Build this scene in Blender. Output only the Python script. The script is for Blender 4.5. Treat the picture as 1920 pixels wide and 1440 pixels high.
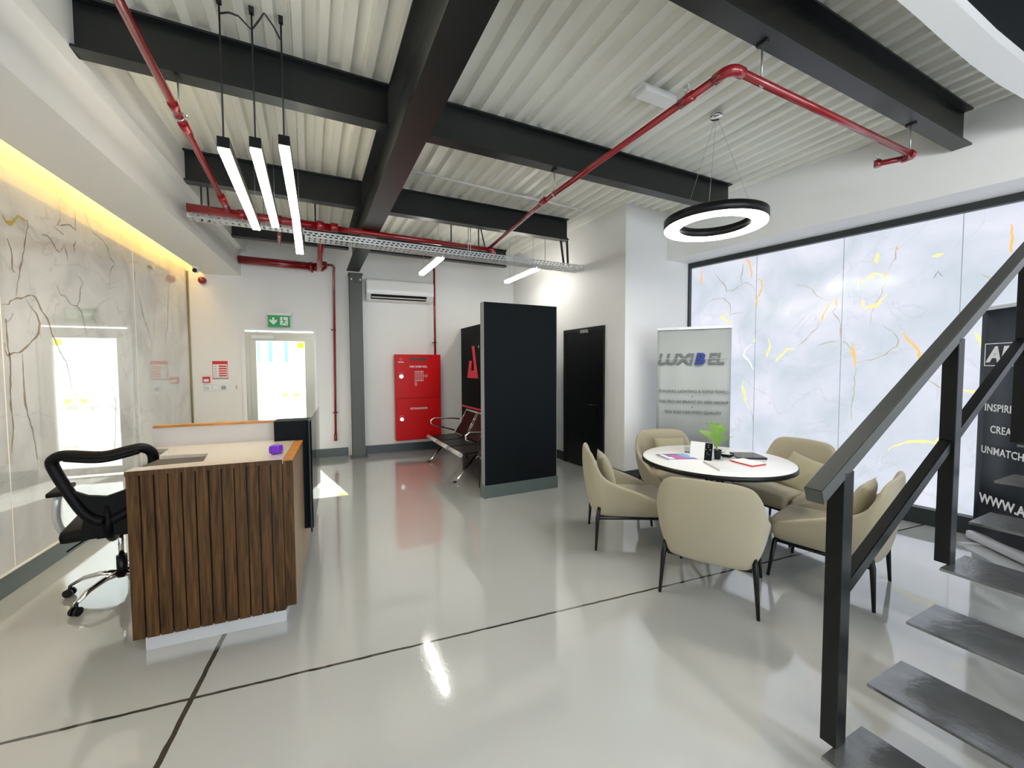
import bpy, bmesh, math, random
from math import sin, cos, pi, radians, atan2, sqrt, hypot
from mathutils import Vector, Matrix
random.seed(7)
C = bpy.context.scene.collection
SC = bpy.context.scene
for o in list(bpy.data.objects):
    bpy.data.objects.remove(o)

# ------------------------------------------------------------------ camera
YAW, PIT, ROLL, HC = radians(22.4), radians(-2.55), radians(0.25), 1.55
fw = Vector((sin(YAW)*cos(PIT), cos(YAW)*cos(PIT), sin(PIT)))
rt0 = Vector((cos(YAW), -sin(YAW), 0)); up0 = rt0.cross(fw)
rt = rt0*cos(ROLL) - up0*sin(ROLL); up = up0*cos(ROLL) + rt0*sin(ROLL)
cam = bpy.data.cameras.new('camera'); cam.sensor_width = 36; cam.lens = 768/1920*36; cam.clip_start = .02; cam.clip_end = 200
co = bpy.data.objects.new('camera', cam); C.objects.link(co)
co.matrix_world = Matrix(((rt.x, up.x, -fw.x, 0), (rt.y, up.y, -fw.y, 0), (rt.z, up.z, -fw.z, HC), (0, 0, 0, 1)))
SC.camera = co
# ------------------------------------------------------------------ world, sun, exposure
SC.view_settings.view_transform = 'Standard'; SC.view_settings.look = 'None'
SC.view_settings.exposure = 0.35; SC.view_settings.gamma = 1; SC.view_settings.use_curve_mapping = False
w = bpy.data.worlds.new('sky'); SC.world = w; w.use_nodes = True
bgn = w.node_tree.nodes['Background']; bgn.inputs[0].default_value = (.80, .90, 1, 1); bgn.inputs[1].default_value = 6.0
sun = bpy.data.lights.new('sun', 'SUN'); sun.energy = 26; sun.angle = radians(.6); sun.color = (1, .95, .86)
so = bpy.data.objects.new('sun', sun); C.objects.link(so)
sd = Vector((.64, -2.47, -2.0)).normalized()
so.rotation_euler = sd.to_track_quat('-Z', 'Y').to_euler()
SC.cycles.max_bounces = 8; SC.cycles.diffuse_bounces = 4; SC.cycles.glossy_bounces = 4; SC.cycles.transmission_bounces = 6
SC.cycles.sample_clamp_indirect = 6; SC.cycles.caustics_reflective = False; SC.cycles.caustics_refractive = False
E_TUBE, E_RING, E_BATTEN, E_COVE, E_PANEL = 38, 30, 29, 8, .72

# ------------------------------------------------------------------ materials
def nt(name):
    m = bpy.data.materials.new(name); m.use_nodes = True
    return m, m.node_tree.nodes, m.node_tree.links, m.node_tree.nodes['Principled BSDF']
def mat(name, col, rough=.5, metal=0, noise=0, nscale=20, bump=0, bscale=200, spec=.5, coat=0, sheen=0, trans=0, alpha=1):
    m, N, L, b = nt(name)
    b.inputs['Base Color'].default_value = (*col, 1); b.inputs['Roughness'].default_value = rough
    b.inputs['Metallic'].default_value = metal; b.inputs['Specular IOR Level'].default_value = spec
    b.inputs['Coat Weight'].default_value = coat; b.inputs['Sheen Weight'].default_value = sheen
    b.inputs['Transmission Weight'].default_value = trans
    tc = N.new('ShaderNodeTexCoord')
    if noise:
        n = N.new('ShaderNodeTexNoise'); n.inputs['Scale'].default_value = nscale; n.inputs['Detail'].default_value = 4
        L.new(tc.outputs['Object'], n.inputs['Vector'])
        r = N.new('ShaderNodeMapRange'); r.inputs[3].default_value = 1-noise; r.inputs[4].default_value = 1+noise
        L.new(n.outputs['Fac'], r.inputs[0])
        x = N.new('ShaderNodeVectorMath'); x.operation = 'SCALE'; x.inputs[0].default_value = col
        L.new(r.outputs[0], x.inputs['Scale']); L.new(x.outputs[0], b.inputs['Base Color'])
    if bump:
        n = N.new('ShaderNodeTexNoise'); n.inputs['Scale'].default_value = bscale; n.inputs['Detail'].default_value = 2
        L.new(tc.outputs['Object'], n.inputs['Vector'])
        u = N.new('ShaderNodeBump'); u.inputs['Strength'].default_value = bump; u.inputs['Distance'].default_value = .01
        L.new(n.outputs['Fac'], u.inputs['Height']); L.new(u.outputs[0], b.inputs['Normal'])
    return m
def emit(name, col, s):
    m, N, L, b = nt(name)
    b.inputs['Base Color'].default_value = (.8, .8, .8, 1)
    b.inputs['Emission Color'].default_value = (*col, 1); b.inputs['Emission Strength'].default_value = s
    return m
def ramp(N, L, fac, stops):
    r = N.new('ShaderNodeValToRGB'); e = r.color_ramp.elements
    e[0].position, e[0].color = stops[0][0], (*stops[0][1], 1)
    e[1].position, e[1].color = stops[-1][0], (*stops[-1][1], 1)
    for p, c in stops[1:-1]:
        k = e.new(p); k.color = (*c, 1)
    L.new(fac, r.inputs[0]); return r.outputs[0]

M = {}
M['wall'] = mat('wall_paint', (.80, .795, .78), .55, noise=.015, nscale=3, bump=.04, bscale=300)
M['deck'] = mat('deck_paint', (.90, .895, .825), .34, noise=.04, nscale=5, bump=.03, bscale=60)
M['steel'] = mat('charcoal_steel', (.006, .0075, .0075), .33, spec=.5, noise=.12, nscale=30, bump=.05, bscale=400)
M['steel2'] = mat('column_grey_steel', (.055, .058, .048), .42, noise=.08, nscale=30)
M['rail'] = mat('rail_steel', (.004, .005, .005), .30, spec=.25, noise=.15, nscale=40, bump=.05, bscale=300)
M['handrail'] = mat('handrail_steel', (.045, .048, .045), .38, noise=.1, nscale=30, bump=.05, bscale=300)
M['tread'] = mat('tread_steel', (.24, .25, .255), .22, metal=.85, noise=.3, nscale=14, bump=.12, bscale=30)
M['red'] = mat('red_pipe_paint', (.24, .004, .008), .2, noise=.08, nscale=15, coat=.4)
M['redcab'] = mat('red_cabinet_enamel', (.58, .002, .003), .35, spec=.2)
M['galv'] = mat('galvanised_steel', (.62, .63, .63), .38, metal=.5, noise=.12, nscale=60)
M['chrome'] = mat('chrome', (.75, .74, .72), .12, metal=1)
M['black'] = mat('black_paint', (.005, .0055, .006), .35, spec=.3)
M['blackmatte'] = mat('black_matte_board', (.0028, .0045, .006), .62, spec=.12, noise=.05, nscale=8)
M['grayboard'] = mat('grey_skirting', (.085, .11, .105), .4)
M['darkskirt'] = mat('dark_skirting', (.014, .02, .02), .4)
M['greyedge'] = mat('grey_board_edge', (.24, .25, .255), .5)
M['white'] = mat('white_plastic', (.80, .80, .79), .3, coat=.2)
M['whitematte'] = mat('white_gloss_board', (.52, .49, .46), .35)
M['cream'] = mat('cream_laminate', (.60, .53, .45), .14, coat=.4)
M['fabric'] = mat('beige_fabric', (.37, .33, .235), .85, sheen=.3, noise=.05, nscale=220, bump=.25, bscale=900, spec=.2)
M['fabric2'] = mat('beige_cushion_fabric', (.34, .31, .205), .85, sheen=.3, noise=.06, nscale=220, bump=.3, bscale=700, spec=.2)
M['mesh'] = mat('black_chair_plastic', (.002, .002, .0025), .5, spec=.15)
M['gold'] = mat('bronze_trim', (.22, .18, .08), .35, metal=.7)
M['alu'] = mat('anodised_aluminium', (.42, .40, .33), .35, metal=.6)
M['greyplastic'] = mat('grey_plastic', (.30, .30, .31), .4)
M['greenplastic'] = mat('sign_green', (.0, .33, .09), .35)
M['signwhite'] = mat('sign_white', (.80, .84, .80), .4)
M['redsign'] = mat('sign_red', (.62, .02, .035), .4)
M['logored'] = mat('logo_red', (.80, .03, .055), .45)
M['logogrey'] = mat('logo_grey', (.12, .135, .135), .5)
M['logoblue'] = mat('logo_blue', (.01, .03, .20), .5)
M['banner'] = mat('grey_banner_cloth', (.36, .385, .38), .6, noise=.03, nscale=4)
M['bannerdark'] = mat('dark_banner_cloth', (.012, .017, .025), .42, noise=.1, nscale=5)
M['lettering_white'] = mat('white_print', (.80, .82, .84), .5)
M['green'] = mat('leaf_green', (.25, .50, .03), .5)
M['purple'] = mat('purple_wrap', (.13, .015, .50), .3, bump=.4, bscale=60)
M['paper'] = mat('white_paper', (.82, .82, .81), .5)
M['greydesk'] = mat('dark_grey_desk', (.045, .038, .036), .45)
M['skirtwhite'] = mat('aluminium_kick', (.55, .56, .58), .3, metal=.3)
M['rod'] = mat('zinc_rod', (.38, .39, .37), .35, metal=.8)
M['cable'] = mat('black_cable', (.01, .01, .012), .5)
M['blue'] = mat('blue_cladding', (.12, .30, .62), .5)
M['outwhite'] = mat('outside_white', (.86, .86, .84), .7)
M['ground'] = mat('outside_paving', (.55, .53, .48), .8, noise=.1, nscale=3)
M['yellow'] = mat('yellow_sticker', (.95, .75, .05), .5)
M['warmwhite'] = emit('tube_diffuser', (1, .90, .70), E_TUBE)
M['ringwhite'] = emit('ring_diffuser', (1, .96, .90), E_RING)
M['battenwhite'] = emit('batten_diffuser', (1, .97, .90), E_BATTEN)
M['fillwhite'] = emit('fill_light_diffuser', (1, .98, .94), 88)  # strong emission for the fill lights added behind the camera
M['cove'] = emit('cove_strip', (1, .62, .16), E_COVE)

def glassmat(name, tint=(1, 1, 1), rough=0, ior=1.45):
    m, N, L, b = nt(name)
    out = N['Material Output']; N.remove(b)
    t = N.new('ShaderNodeBsdfTransparent'); t.inputs[0].default_value = (*tint, 1)
    g = N.new('ShaderNodeBsdfGlossy'); g.inputs['Roughness'].default_value = rough
    f = N.new('ShaderNodeFresnel'); f.inputs[0].default_value = ior
    x = N.new('ShaderNodeMixShader')
    L.new(f.outputs[0], x.inputs[0]); L.new(t.outputs[0], x.inputs[1]); L.new(g.outputs[0], x.inputs[2]); L.new(x.outputs[0], out.inputs[0])
    return m
M['glass'] = glassmat('clear_glass', (.94, .97, .96))
M['screen'] = glassmat('clear_screen', (.97, .985, .98), ior=1.12); M['greyfilm'] = glassmat('grey_glass_film', (.62, .62, .60)); M['yellowfilm'] = glassmat('yellow_glass_film', (1, .92, .12))

def wood(name, c1, c2, rough=.35, sc=(18, 18, 1.2)):
    m, N, L, b = nt(name)
    tc = N.new('ShaderNodeTexCoord'); mp = N.new('ShaderNodeMapping'); mp.inputs['Scale'].default_value = sc
    n = N.new('ShaderNodeTexNoise'); n.inputs['Scale'].default_value = 3; n.inputs['Detail'].default_value = 8; n.inputs['Distortion'].default_value = .6
    L.new(tc.outputs['Object'], mp.inputs[0]); L.new(mp.outputs[0], n.inputs['Vector'])
    o = ramp(N, L, n.outputs['Fac'], [(.30, c1), (.52, tuple((a+b2)/2 for a, b2 in zip(c1, c2))), (.72, c2)])
    L.new(o, b.inputs['Base Color']); b.inputs['Roughness'].default_value = rough; b.inputs['Specular IOR Level'].default_value = .2
    return m
M['wood'] = wood('walnut_slats', (.022, .010, .003), (.115, .056, .018), .5)
M['oak'] = wood('oak_edge', (.30, .12, .025), (.50, .23, .06), .3, (3, 3, 12))
M['oakside'] = wood('pale_oak_side', (.22, .15, .09), (.36, .27, .17), .3, (12, 12, 1))

def floor_mat():
    m, N, L, b = nt('grey_epoxy')
    tc = N.new('ShaderNodeTexCoord')
    n = N.new('ShaderNodeTexNoise'); n.inputs['Scale'].default_value = .8; n.inputs['Detail'].default_value = 3
    L.new(tc.outputs['Object'], n.inputs['Vector'])
    base = ramp(N, L, n.outputs['Fac'], [(.35, (.445, .46, .45)), (.65, (.49, .50, .49))])
    wob = N.new('ShaderNodeTexNoise'); wob.inputs['Scale'].default_value = 9; L.new(tc.outputs['Object'], wob.inputs['Vector'])
    fac = None
    for (p, q, wd) in (((-1.341, 2.308), (1.98, 2.193), .0085), ((-.669, 2.747), (-.701, 1.931), .0115)):
        d = Vector((q[0]-p[0], q[1]-p[1])).normalized(); nx, ny = -d.y, d.x; c = -(nx*p[0]+ny*p[1])
        v = N.new('ShaderNodeVectorMath'); v.operation = 'DOT_PRODUCT'; v.inputs[1].default_value = (nx, ny, 0)
        L.new(tc.outputs['Object'], v.inputs[0])
        a = N.new('ShaderNodeMath'); a.operation = 'ADD'; a.inputs[1].default_value = c; L.new(v.outputs['Value'], a.inputs[0])
        k = N.new('ShaderNodeMath'); k.operation = 'MULTIPLY_ADD'; k.inputs[1].default_value = .012; k.inputs[2].default_value = -.006
        L.new(wob.outputs['Fac'], k.inputs[0])
        a2 = N.new('ShaderNodeMath'); a2.operation = 'ADD'; L.new(a.outputs[0], a2.inputs[0]); L.new(k.outputs[0], a2.inputs[1])
        ab = N.new('ShaderNodeMath'); ab.operation = 'ABSOLUTE'; L.new(a2.outputs[0], ab.inputs[0])
        lt = N.new('ShaderNodeMath'); lt.operation = 'LESS_THAN'; lt.inputs[1].default_value = wd; L.new(ab.outputs[0], lt.inputs[0])
        if fac is None: fac = lt
        else:
            mx = N.new('ShaderNodeMath'); mx.operation = 'MAXIMUM'; L.new(fac.outputs[0], mx.inputs[0]); L.new(lt.outputs[0], mx.inputs[1]); fac = mx
    mix = N.new('ShaderNodeMix'); mix.data_type = 'RGBA'
    L.new(fac.outputs[0], mix.inputs[0]); L.new(base, mix.inputs[6]); mix.inputs[7].default_value = (.045, .042, .035, 1)
    L.new(mix.outputs[2], b.inputs['Base Color'])
    b.inputs['Roughness'].default_value = .09; b.inputs['Coat Weight'].default_value = 1; b.inputs['Coat IOR'].default_value = 1.85; b.inputs['Coat Roughness'].default_value = .04
    nb = N.new('ShaderNodeTexNoise'); nb.inputs['Scale'].default_value = 55; nb.inputs['Detail'].default_value = 2
    L.new(tc.outputs['Object'], nb.inputs['Vector'])
    bu = N.new('ShaderNodeBump'); bu.inputs['Strength'].default_value = .10; bu.inputs['Distance'].default_value = .004
    L.new(nb.outputs['Fac'], bu.inputs['Height']); L.new(bu.outputs[0], b.inputs['Normal'])
    return m
M['floor'] = floor_mat()

def marble_mat(name, lit):
    m, N, L, b = nt(name)
    tc = N.new('ShaderNodeTexCoord')
    n = N.new('ShaderNodeTexNoise'); n.inputs['Scale'].default_value = 1.6; n.inputs['Detail'].default_value = 6; n.inputs['Distortion'].default_value = .8
    L.new(tc.outputs['Object'], n.inputs['Vector'])
    if lit:
        base = ramp(N, L, n.outputs['Fac'], [(.28, (.60, .70, .78)), (.42, (.70, .77, .86)), (.58, (.82, .85, .97)), (.74, (.95, .95, 1.04))])
    else:
        base = ramp(N, L, n.outputs['Fac'], [(.30, (.46, .46, .45)), (.50, (.60, .60, .58)), (.70, (.67, .67, .65))])
    v = N.new('ShaderNodeTexNoise'); v.inputs['Scale'].default_value = .9; v.inputs['Detail'].default_value = 7; v.inputs['Distortion'].default_value = 1.6
    mp = N.new('ShaderNodeMapping'); mp.inputs['Location'].default_value = (3.1, 7.7, 1.3)
    L.new(tc.outputs['Object'], mp.inputs[0]); L.new(mp.outputs[0], v.inputs['Vector'])
    a = N.new('ShaderNodeMath'); a.operation = 'SUBTRACT'; a.inputs[1].default_value = .5; L.new(v.outputs['Fac'], a.inputs[0])
    ab = N.new('ShaderNodeMath'); ab.operation = 'ABSOLUTE'; L.new(a.outputs[0], ab.inputs[0])
    r = N.new('ShaderNodeMapRange'); r.inputs[1].default_value = 0; r.inputs[2].default_value = .010; r.inputs[3].default_value = .35; r.inputs[4].default_value = 0
    L.new(ab.outputs[0], r.inputs[0])
    mix = N.new('ShaderNodeMix'); mix.data_type = 'RGBA'
    L.new(r.outputs[0], mix.inputs[0]); L.new(base, mix.inputs[6]); mix.inputs[7].default_value = (.55, .60, .62, 1) if lit else (.36, .33, .28, 1)
    if lit:
        b.inputs['Base Color'].default_value = (.05, .05, .055, 1); b.inputs['Specular IOR Level'].default_value = .3
        L.new(mix.outputs[2], b.inputs['Emission Color']); b.inputs['Emission Strength'].default_value = E_PANEL
        b.inputs['Roughness'].default_value = .16
    else:
        L.new(mix.outputs[2], b.inputs['Base Color']); b.inputs['Roughness'].default_value = .025
        b.inputs['IOR'].default_value = 1.6; b.inputs['Coat Weight'].default_value = 1; b.inputs['Coat IOR'].default_value = 1.75; b.inputs['Coat Roughness'].default_value = .0
        nb = N.new('ShaderNodeTexNoise'); nb.inputs['Scale'].default_value = 1.3; nb.inputs['Detail'].default_value = 1
        L.new(tc.outputs['Object'], nb.inputs['Vector'])
        bu = N.new('ShaderNodeBump'); bu.inputs['Strength'].default_value = .06; bu.inputs['Distance'].default_value = .02
        L.new(nb.outputs['Fac'], bu.inputs['Height']); L.new(bu.outputs[0], b.inputs['Normal'])
    return m
M['marble'] = marble_mat('polished_white_marble', False)
M['litmarble'] = marble_mat('backlit_marble', True)
def veinmat(name, col, s):
    m = mat(name, tuple(c*.4 for c in col), .15) if s else mat(name, col, .05, spec=.7)
    if s:
        b = m.node_tree.nodes['Principled BSDF']
        b.inputs['Emission Color'].default_value = (*col, 1); b.inputs['Emission Strength'].default_value = s
    return m
M['v_orange'] = veinmat('vein_amber', (1, .55, .20), .66)
M['v_yellow'] = veinmat('vein_yellow', (.90, .85, .34), .70)
M['v_tan'] = veinmat('vein_tan', (.50, .47, .36), .62)
M['v_white'] = veinmat('vein_white', (.95, .97, .9), .8)
M['v_brown'] = veinmat('vein_brown', (.27, .20, .14), 0)
M['v_grey'] = veinmat('vein_dark_grey', (.22, .22, .19), 0)
M['v_gold'] = veinmat('vein_gold', (.42, .32, .07), 0)
M['joint'] = mat('white_joint_line', (.85, .82, .72), .3)
M['litjoint'] = veinmat('grey_joint_line', (.32, .35, .40), .55)

# ------------------------------------------------------------------ helpers
def frame(x, y, z=0, head=0):        # local +Y looks along the heading (degrees from world +Y towards +X)
    return Matrix.Translation((x, y, z)) @ Matrix.Rotation(-radians(head), 4, 'Z')
def tagp(o, **k):
    for a, b in k.items():
        if b is not None: o[a] = b
    return o
def link(name, me, mats, parent=None, mtx=None):
    o = bpy.data.objects.new(name, me); C.objects.link(o)
    for m in (mats if isinstance(mats, (list, tuple)) else [mats]):
        me.materials.append(M[m] if isinstance(m, str) else m)
    if parent: o.parent = parent
    if mtx is not None: o.matrix_local = mtx
    return o
def thing(name, label, cat, mtx, group=None):
    o = bpy.data.objects.new(name, None); C.objects.link(o); o.empty_display_size = .1
    o.matrix_world = mtx
    return tagp(o, label=label, category=cat, group=group)
class MB:
    def __init__(s): s.b = bmesh.new()
    def box(s, x0, x1, y0, y1, z0, z1, mi=0, bev=0):
        v = [s.b.verts.new(p) for p in ((x0, y0, z0), (x1, y0, z0), (x1, y1, z0), (x0, y1, z0), (x0, y0, z1), (x1, y0, z1), (x1, y1, z1), (x0, y1, z1))]
        fs = [s.b.faces.new([v[i] for i in f]) for f in ((3, 2, 1, 0), (4, 5, 6, 7), (0, 1, 5, 4), (1, 2, 6, 5), (2, 3, 7, 6), (3, 0, 4, 7))]
        for f in fs: f.material_index = mi
        if bev:
            es = list({e for f in fs for e in f.edges})
            r = bmesh.ops.bevel(s.b, geom=es, offset=bev, segments=2, affect='EDGES', profile=.6)
            for f in r['faces']: f.material_index = mi
        return s
    def prism(s, pts, z0, z1, mi=0):     # pts in XY, extruded in Z
        a = [s.b.verts.new((x, y, z0)) for x, y in pts]; c = [s.b.verts.new((x, y, z1)) for x, y in pts]; n = len(pts)
        fs = [s.b.faces.new(a[::-1]), s.b.faces.new(c)] + [s.b.faces.new((a[i], a[(i+1) % n], c[(i+1) % n], c[i])) for i in range(n)]
        for f in fs: f.material_index = mi
        return s
    def tube(s, pts, r, n=12, mi=0, cap=True, flat=1.0):
        pts = [Vector(p) for p in pts]; rs = r if isinstance(r, (list, tuple)) else [r]*len(pts)
        rings = []; t0 = (pts[1]-pts[0]).normalized()
        ref = Vector((0, 0, 1)) if abs(t0.z) < .9 else Vector((1, 0, 0))
        u = t0.cross(ref).normalized()
        for i, p in enumerate(pts):
            t = ((pts[min(i+1, len(pts)-1)]-p).normalized() + (p-pts[max(i-1, 0)]).normalized())
            t = t.normalized() if t.length > 1e-6 else t0
            u = (u - t*u.dot(t)).normalized(); vv = t.cross(u)
            k = 1.0
            if 0 < i < len(pts)-1:
                k = 1/max(.5, sqrt((1+(pts[i+1]-p).normalized().dot((p-pts[i-1]).normalized()))/2))
            rings.append([s.b.verts.new(p + (u*cos(2*pi*j/n)*k + vv*sin(2*pi*j/n)*flat)*rs[i]) for j in range(n)])
        for a, c in zip(rings, rings[1:]):
            for j in range(n):
                f = s.b.faces.new((a[j], a[(j+1) % n], c[(j+1) % n], c[j])); f.material_index = mi; f.smooth = True
        if cap:
            for rr in (rings[0][::-1], rings[-1]):
                f = s.b.faces.new(rr); f.material_index = mi
        return s
    def lathe(s, prof, n=32, mi=0, cx=0, cy=0, closed=False):
        rings = []
        for r, z in prof:
            rings.append([s.b.verts.new((cx+r*cos(2*pi*j/n), cy+r*sin(2*pi*j/n), z)) for j in range(n)] if r > 1e-5 else [s.b.verts.new((cx, cy, z))]*n)
        pr = list(zip(rings, rings[1:])) + ([(rings[-1], rings[0])] if closed else [])
        for a, c in pr:
            for j in range(n):
                vs = []
                for v in (a[j], a[(j+1) % n], c[(j+1) % n], c[j]):
                    if v not in vs: vs.append(v)
                if len(vs) > 2:
                    f = s.b.faces.new(vs); f.material_index = mi; f.smooth = True
        return s
    def quad(s, p, mi=0):
        f = s.b.faces.new([s.b.verts.new(q) for q in p]); f.material_index = mi; return s
    def xf(s, m): bmesh.ops.transform(s.b, matrix=m, verts=s.b.verts); return s
    def build(s, name, mats, parent=None, mtx=None, smooth=False, sub=0, kind=None, recalc=True):
        if recalc: bmesh.ops.recalc_face_normals(s.b, faces=s.b.faces)
        if smooth:
            for f in s.b.faces: f.smooth = True
        me = bpy.data.meshes.new(name); s.b.to_mesh(me); s.b.free()
        o = link(name, me, mats, parent, mtx)
        if sub:
            d = o.modifiers.new('sub', 'SUBSURF'); d.levels = sub; d.render_levels = sub
        if kind: o['kind'] = kind
        return o
def one(mb, name, mats, label, cat, mtx=None, group=None, **k):   # a thing that is one mesh
    return tagp(mb.build(name, mats, None, mtx, **k), label=label, category=cat, group=group)
def letters(txt, size, mtx, m, parent, name='lettering', align='CENTER', depth=.0008, bold=0, shear=0, space=1.0, sx=1.0):
    cu = bpy.data.curves.new('f', 'FONT'); cu.body = txt; cu.size = size; cu.align_x = align; cu.align_y = 'CENTER'
    cu.extrude = depth; cu.offset = bold; cu.shear = shear; cu.space_character = space; cu.resolution_u = 3
    o = bpy.data.objects.new('f', cu); C.objects.link(o)
    dg = bpy.context.evaluated_depsgraph_get(); dg.update()
    me = bpy.data.meshes.new_from_object(o.evaluated_get(dg))
    bpy.data.objects.remove(o)
    me.transform(mtx @ Matrix.Diagonal((sx, 1, 1, 1))); me.materials.clear()
    return link(name, me, m, parent)
def face_mtx(o, xd, up_=(0, 0, 1)):    # text plane: local X -> xd, local Y -> up
    x = Vector(xd).normalized(); y = Vector(up_).normalized(); z = x.cross(y)
    return Matrix(((x.x, y.x, z.x, o[0]), (x.y, y.y, z.y, o[1]), (x.z, y.z, z.z, o[2]), (0, 0, 0, 1)))
def ribbon(mb, pts, w, mi, nx, seed=0):
    """vein: wobbly flat strip in the local (Y,Z) plane at x=nx"""
    rr = random.Random(seed); P = []
    for (a, b) in zip(pts, pts[1:]):
        L_ = hypot(b[0]-a[0], b[1]-a[1]); n = max(2, int(L_/.035))
        for i in range(n):
            t = i/n; j = .007 if 0 < i else 0
            P.append((a[0]+(b[0]-a[0])*t+rr.uniform(-j, j), a[1]+(b[1]-a[1])*t+rr.uniform(-j, j)))
    P.append(pts[-1])
    prev = None; n = len(P)
    for i, p in enumerate(P):
        q = P[min(i+1, n-1)]; o = P[max(i-1, 0)]
        d = Vector((q[0]-o[0], q[1]-o[1])); d = d.normalized() if d.length > 0 else Vector((0, 1))
        ww = w*(.35+rr.random()*.9)*(.25+.75*sin(pi*min(.97, max(.03, i/(n-1)))))
        a = mb.b.verts.new((nx, p[0]-d.y*ww, p[1]+d.x*ww)); c = mb.b.verts.new((nx, p[0]+d.y*ww, p[1]-d.x*ww))
        if prev:
            f = mb.b.faces.new((prev[0], prev[1], c, a)); f.material_index = mi
        prev = (a, c)

HA = -3.8                                  # heading of the steel frame and the partitions
MA = frame(0, 0, 0, HA)                    # its local x = along the secondary beams (p), y = along the main beam (q)
def AB(p, q, z=0): return MA @ Vector((p, q, z))
HW = -13.9                                 # heading of the right-hand wall
nW = Vector((cos(radians(HW)), -sin(radians(HW)), 0)); dW = Vector((sin(radians(HW)), cos(radians(HW)), 0))
MW = frame(0, 0, 0, HW)                    # local x = distance out to that wall, y = along it
ZC, ZB = 3.64, 3.34                        # deck underside, beam underside
YF, XL, XB = 7.65, -2.15, -1.45            # far wall, left wall face, bulkhead face

# ================================================================== ROOM SHELL
fl = MB(); fl.quad([(-3, -5, 0), (8.5, -5, 0), (8.5, 9, 0), (-3, 9, 0)]); fl.build('floor', 'floor', kind='structure')
# far wall with the opening of the glass door
dx0, dx1, dz1 = -1.455, -.426, 2.14
fwm = MB()
fwm.box(-2.6, dx0, YF, YF+.22, 0, 3.9); fwm.box(dx1, 3.6, YF, YF+.22, 0, 3.9); fwm.box(dx0, dx1, YF, YF+.22, dz1, 3.9)
fwm.build('wall_far', 'wall', kind='structure')
# left wall core, bulkhead with cove
MB().box(XL-.45, XL-.03, -5, YF, 0, 3.9).build('wall_left', 'wall', kind='structure')
bk = MB()
bk.box(-1.945, XB, -5, YF, 2.976, 3.34)            # soffit box
bk.box(XL-.03, XB+.08, -5, YF, 3.34, 3.9)         # wall over it
bk.build('trim_1', 'wall', kind='structure')
# wall with the dark door
mdw = frame(3.42, 4.41, 0, -4)
t = MB(); t.box(0, .2, 0, 3.35, 0, 3.9); t.build('wall_door_side', 'wall', mtx=mdw, kind='structure')
# white pier between door wall and lit wall
mpw = frame(3.42, 4.41, 0, -5)
MB().box(0, 1.222, .0, .2, 0, 3.9).build('wall_pier', 'wall', mtx=mpw, kind='structure')
# right wall over the lit marble: bulkhead down to z = 2.99
yb0, yb1 = -6, 3.66
MB().box(5.12, 5.85, -6.5, 3.45, 2.993, 3.9).build('wall_right', 'wall', mtx=MW, kind='structure')
MB().box(5.72, 5.9, -6.5, 3.6, 0, 2.993).build('wall_right_backing', 'wall', mtx=MW, kind='structure')
# rear wall with a wide shop window
rw = MB(); rw.box(-3, 8, -4.2, -4, 0, .5); rw.box(-3, 8, -4.2, -4, 2.8, 3.9); rw.box(-3, -1.2, -4.2, -4, .5, 2.8); rw.box(4.5, 8, -4.2, -4, .5, 2.8)
rw.build('wall_back', 'wall', kind='structure')
wf = MB(); wf.box(-1.2, 4.5, -4.12, -4.08, .5, .56); wf.box(-1.2, 4.5, -4.12, -4.08, 2.74, 2.8)
for x in (-1.2, .7, 2.55, 4.44): wf.box(x, x+.06, -4.12, -4.08, .5, 2.8)
wf.build('window_1', 'steel', kind='structure')
# ceiling deck (corrugated) + slab over it
dk = MB(); prof = []; p = -3.2; k = 0
while p < 8.5:
    z0, z1 = ZC, ZC+.052
    prof += [(p, z0), (p+.050, z0), (p+.068, z1), (p+.132, z1)]
    if k % 6 == 2: prof += [(p+.136, z1-.012), (p+.141, z1-.012), (p+.145, z1)]
    p += .15; k += 1
qa, qb = -5.5, 6.85
va = [dk.b.verts.new((a, qa, z)) for a, z in prof]; vb = [dk.b.verts.new((a, qb, z)) for a, z in prof]
for i in range(len(prof)-1): dk.b.faces.new((va[i], va[i+1], vb[i+1], vb[i]))
ceil = dk.build('ceiling', 'deck', mtx=MA, kind='structure')
ceil.modifiers.new('t', 'SOLIDIFY').thickness = .004
MB().box(-4, 9, -6, 9, 3.73, 3.9).build('ceiling_slab', 'deck', mtx=MA, kind='structure')
# deck edge flashing beside the main beam
MB().box(.79, .80, -4, 6.8, 3.625, 3.70).build('trim_2', 'deck', mtx=MA, kind='structure')
# skirtings
b = MB(); b.box(XL-.03, XL+.006, -5, YF, 0, .145); b.box(XL-.03, XL+.012, -5, YF, .145, .157, 1)
b.build('baseboard_left', ['grayboard', 'joint'], kind='structure')
b = MB(); b.box(dx1+.0, .06, YF-.014, YF, 0, .143); b.box(-2.1, dx0, YF-.014, YF, 0, .143); b.build('baseboard_far_left', 'grayboard', kind='structure')
MB().box(.34, 3.18, YF-.016, YF, 0, .143).build('baseboard_far_right', 'darkskirt', kind='structure')
b = MB(); b.box(-.012, 0, 0, .40, 0, .143); b.box(-.012, 0, 1.43, 3.2, 0, .143); b.build('baseboard_door_side', 'darkskirt', mtx=mdw, kind='structure')
MB().box(0, 1.18, -.012, 0, 0, .143).build('baseboard_pier', 'darkskirt', mtx=mpw, kind='structure')
# corner trim between marble and far wall
MB().box(XL-.02, XL+.018, YF-.020, YF-.002, .15, 3.0).build('trim_3', 'gold', kind='structure')
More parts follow.
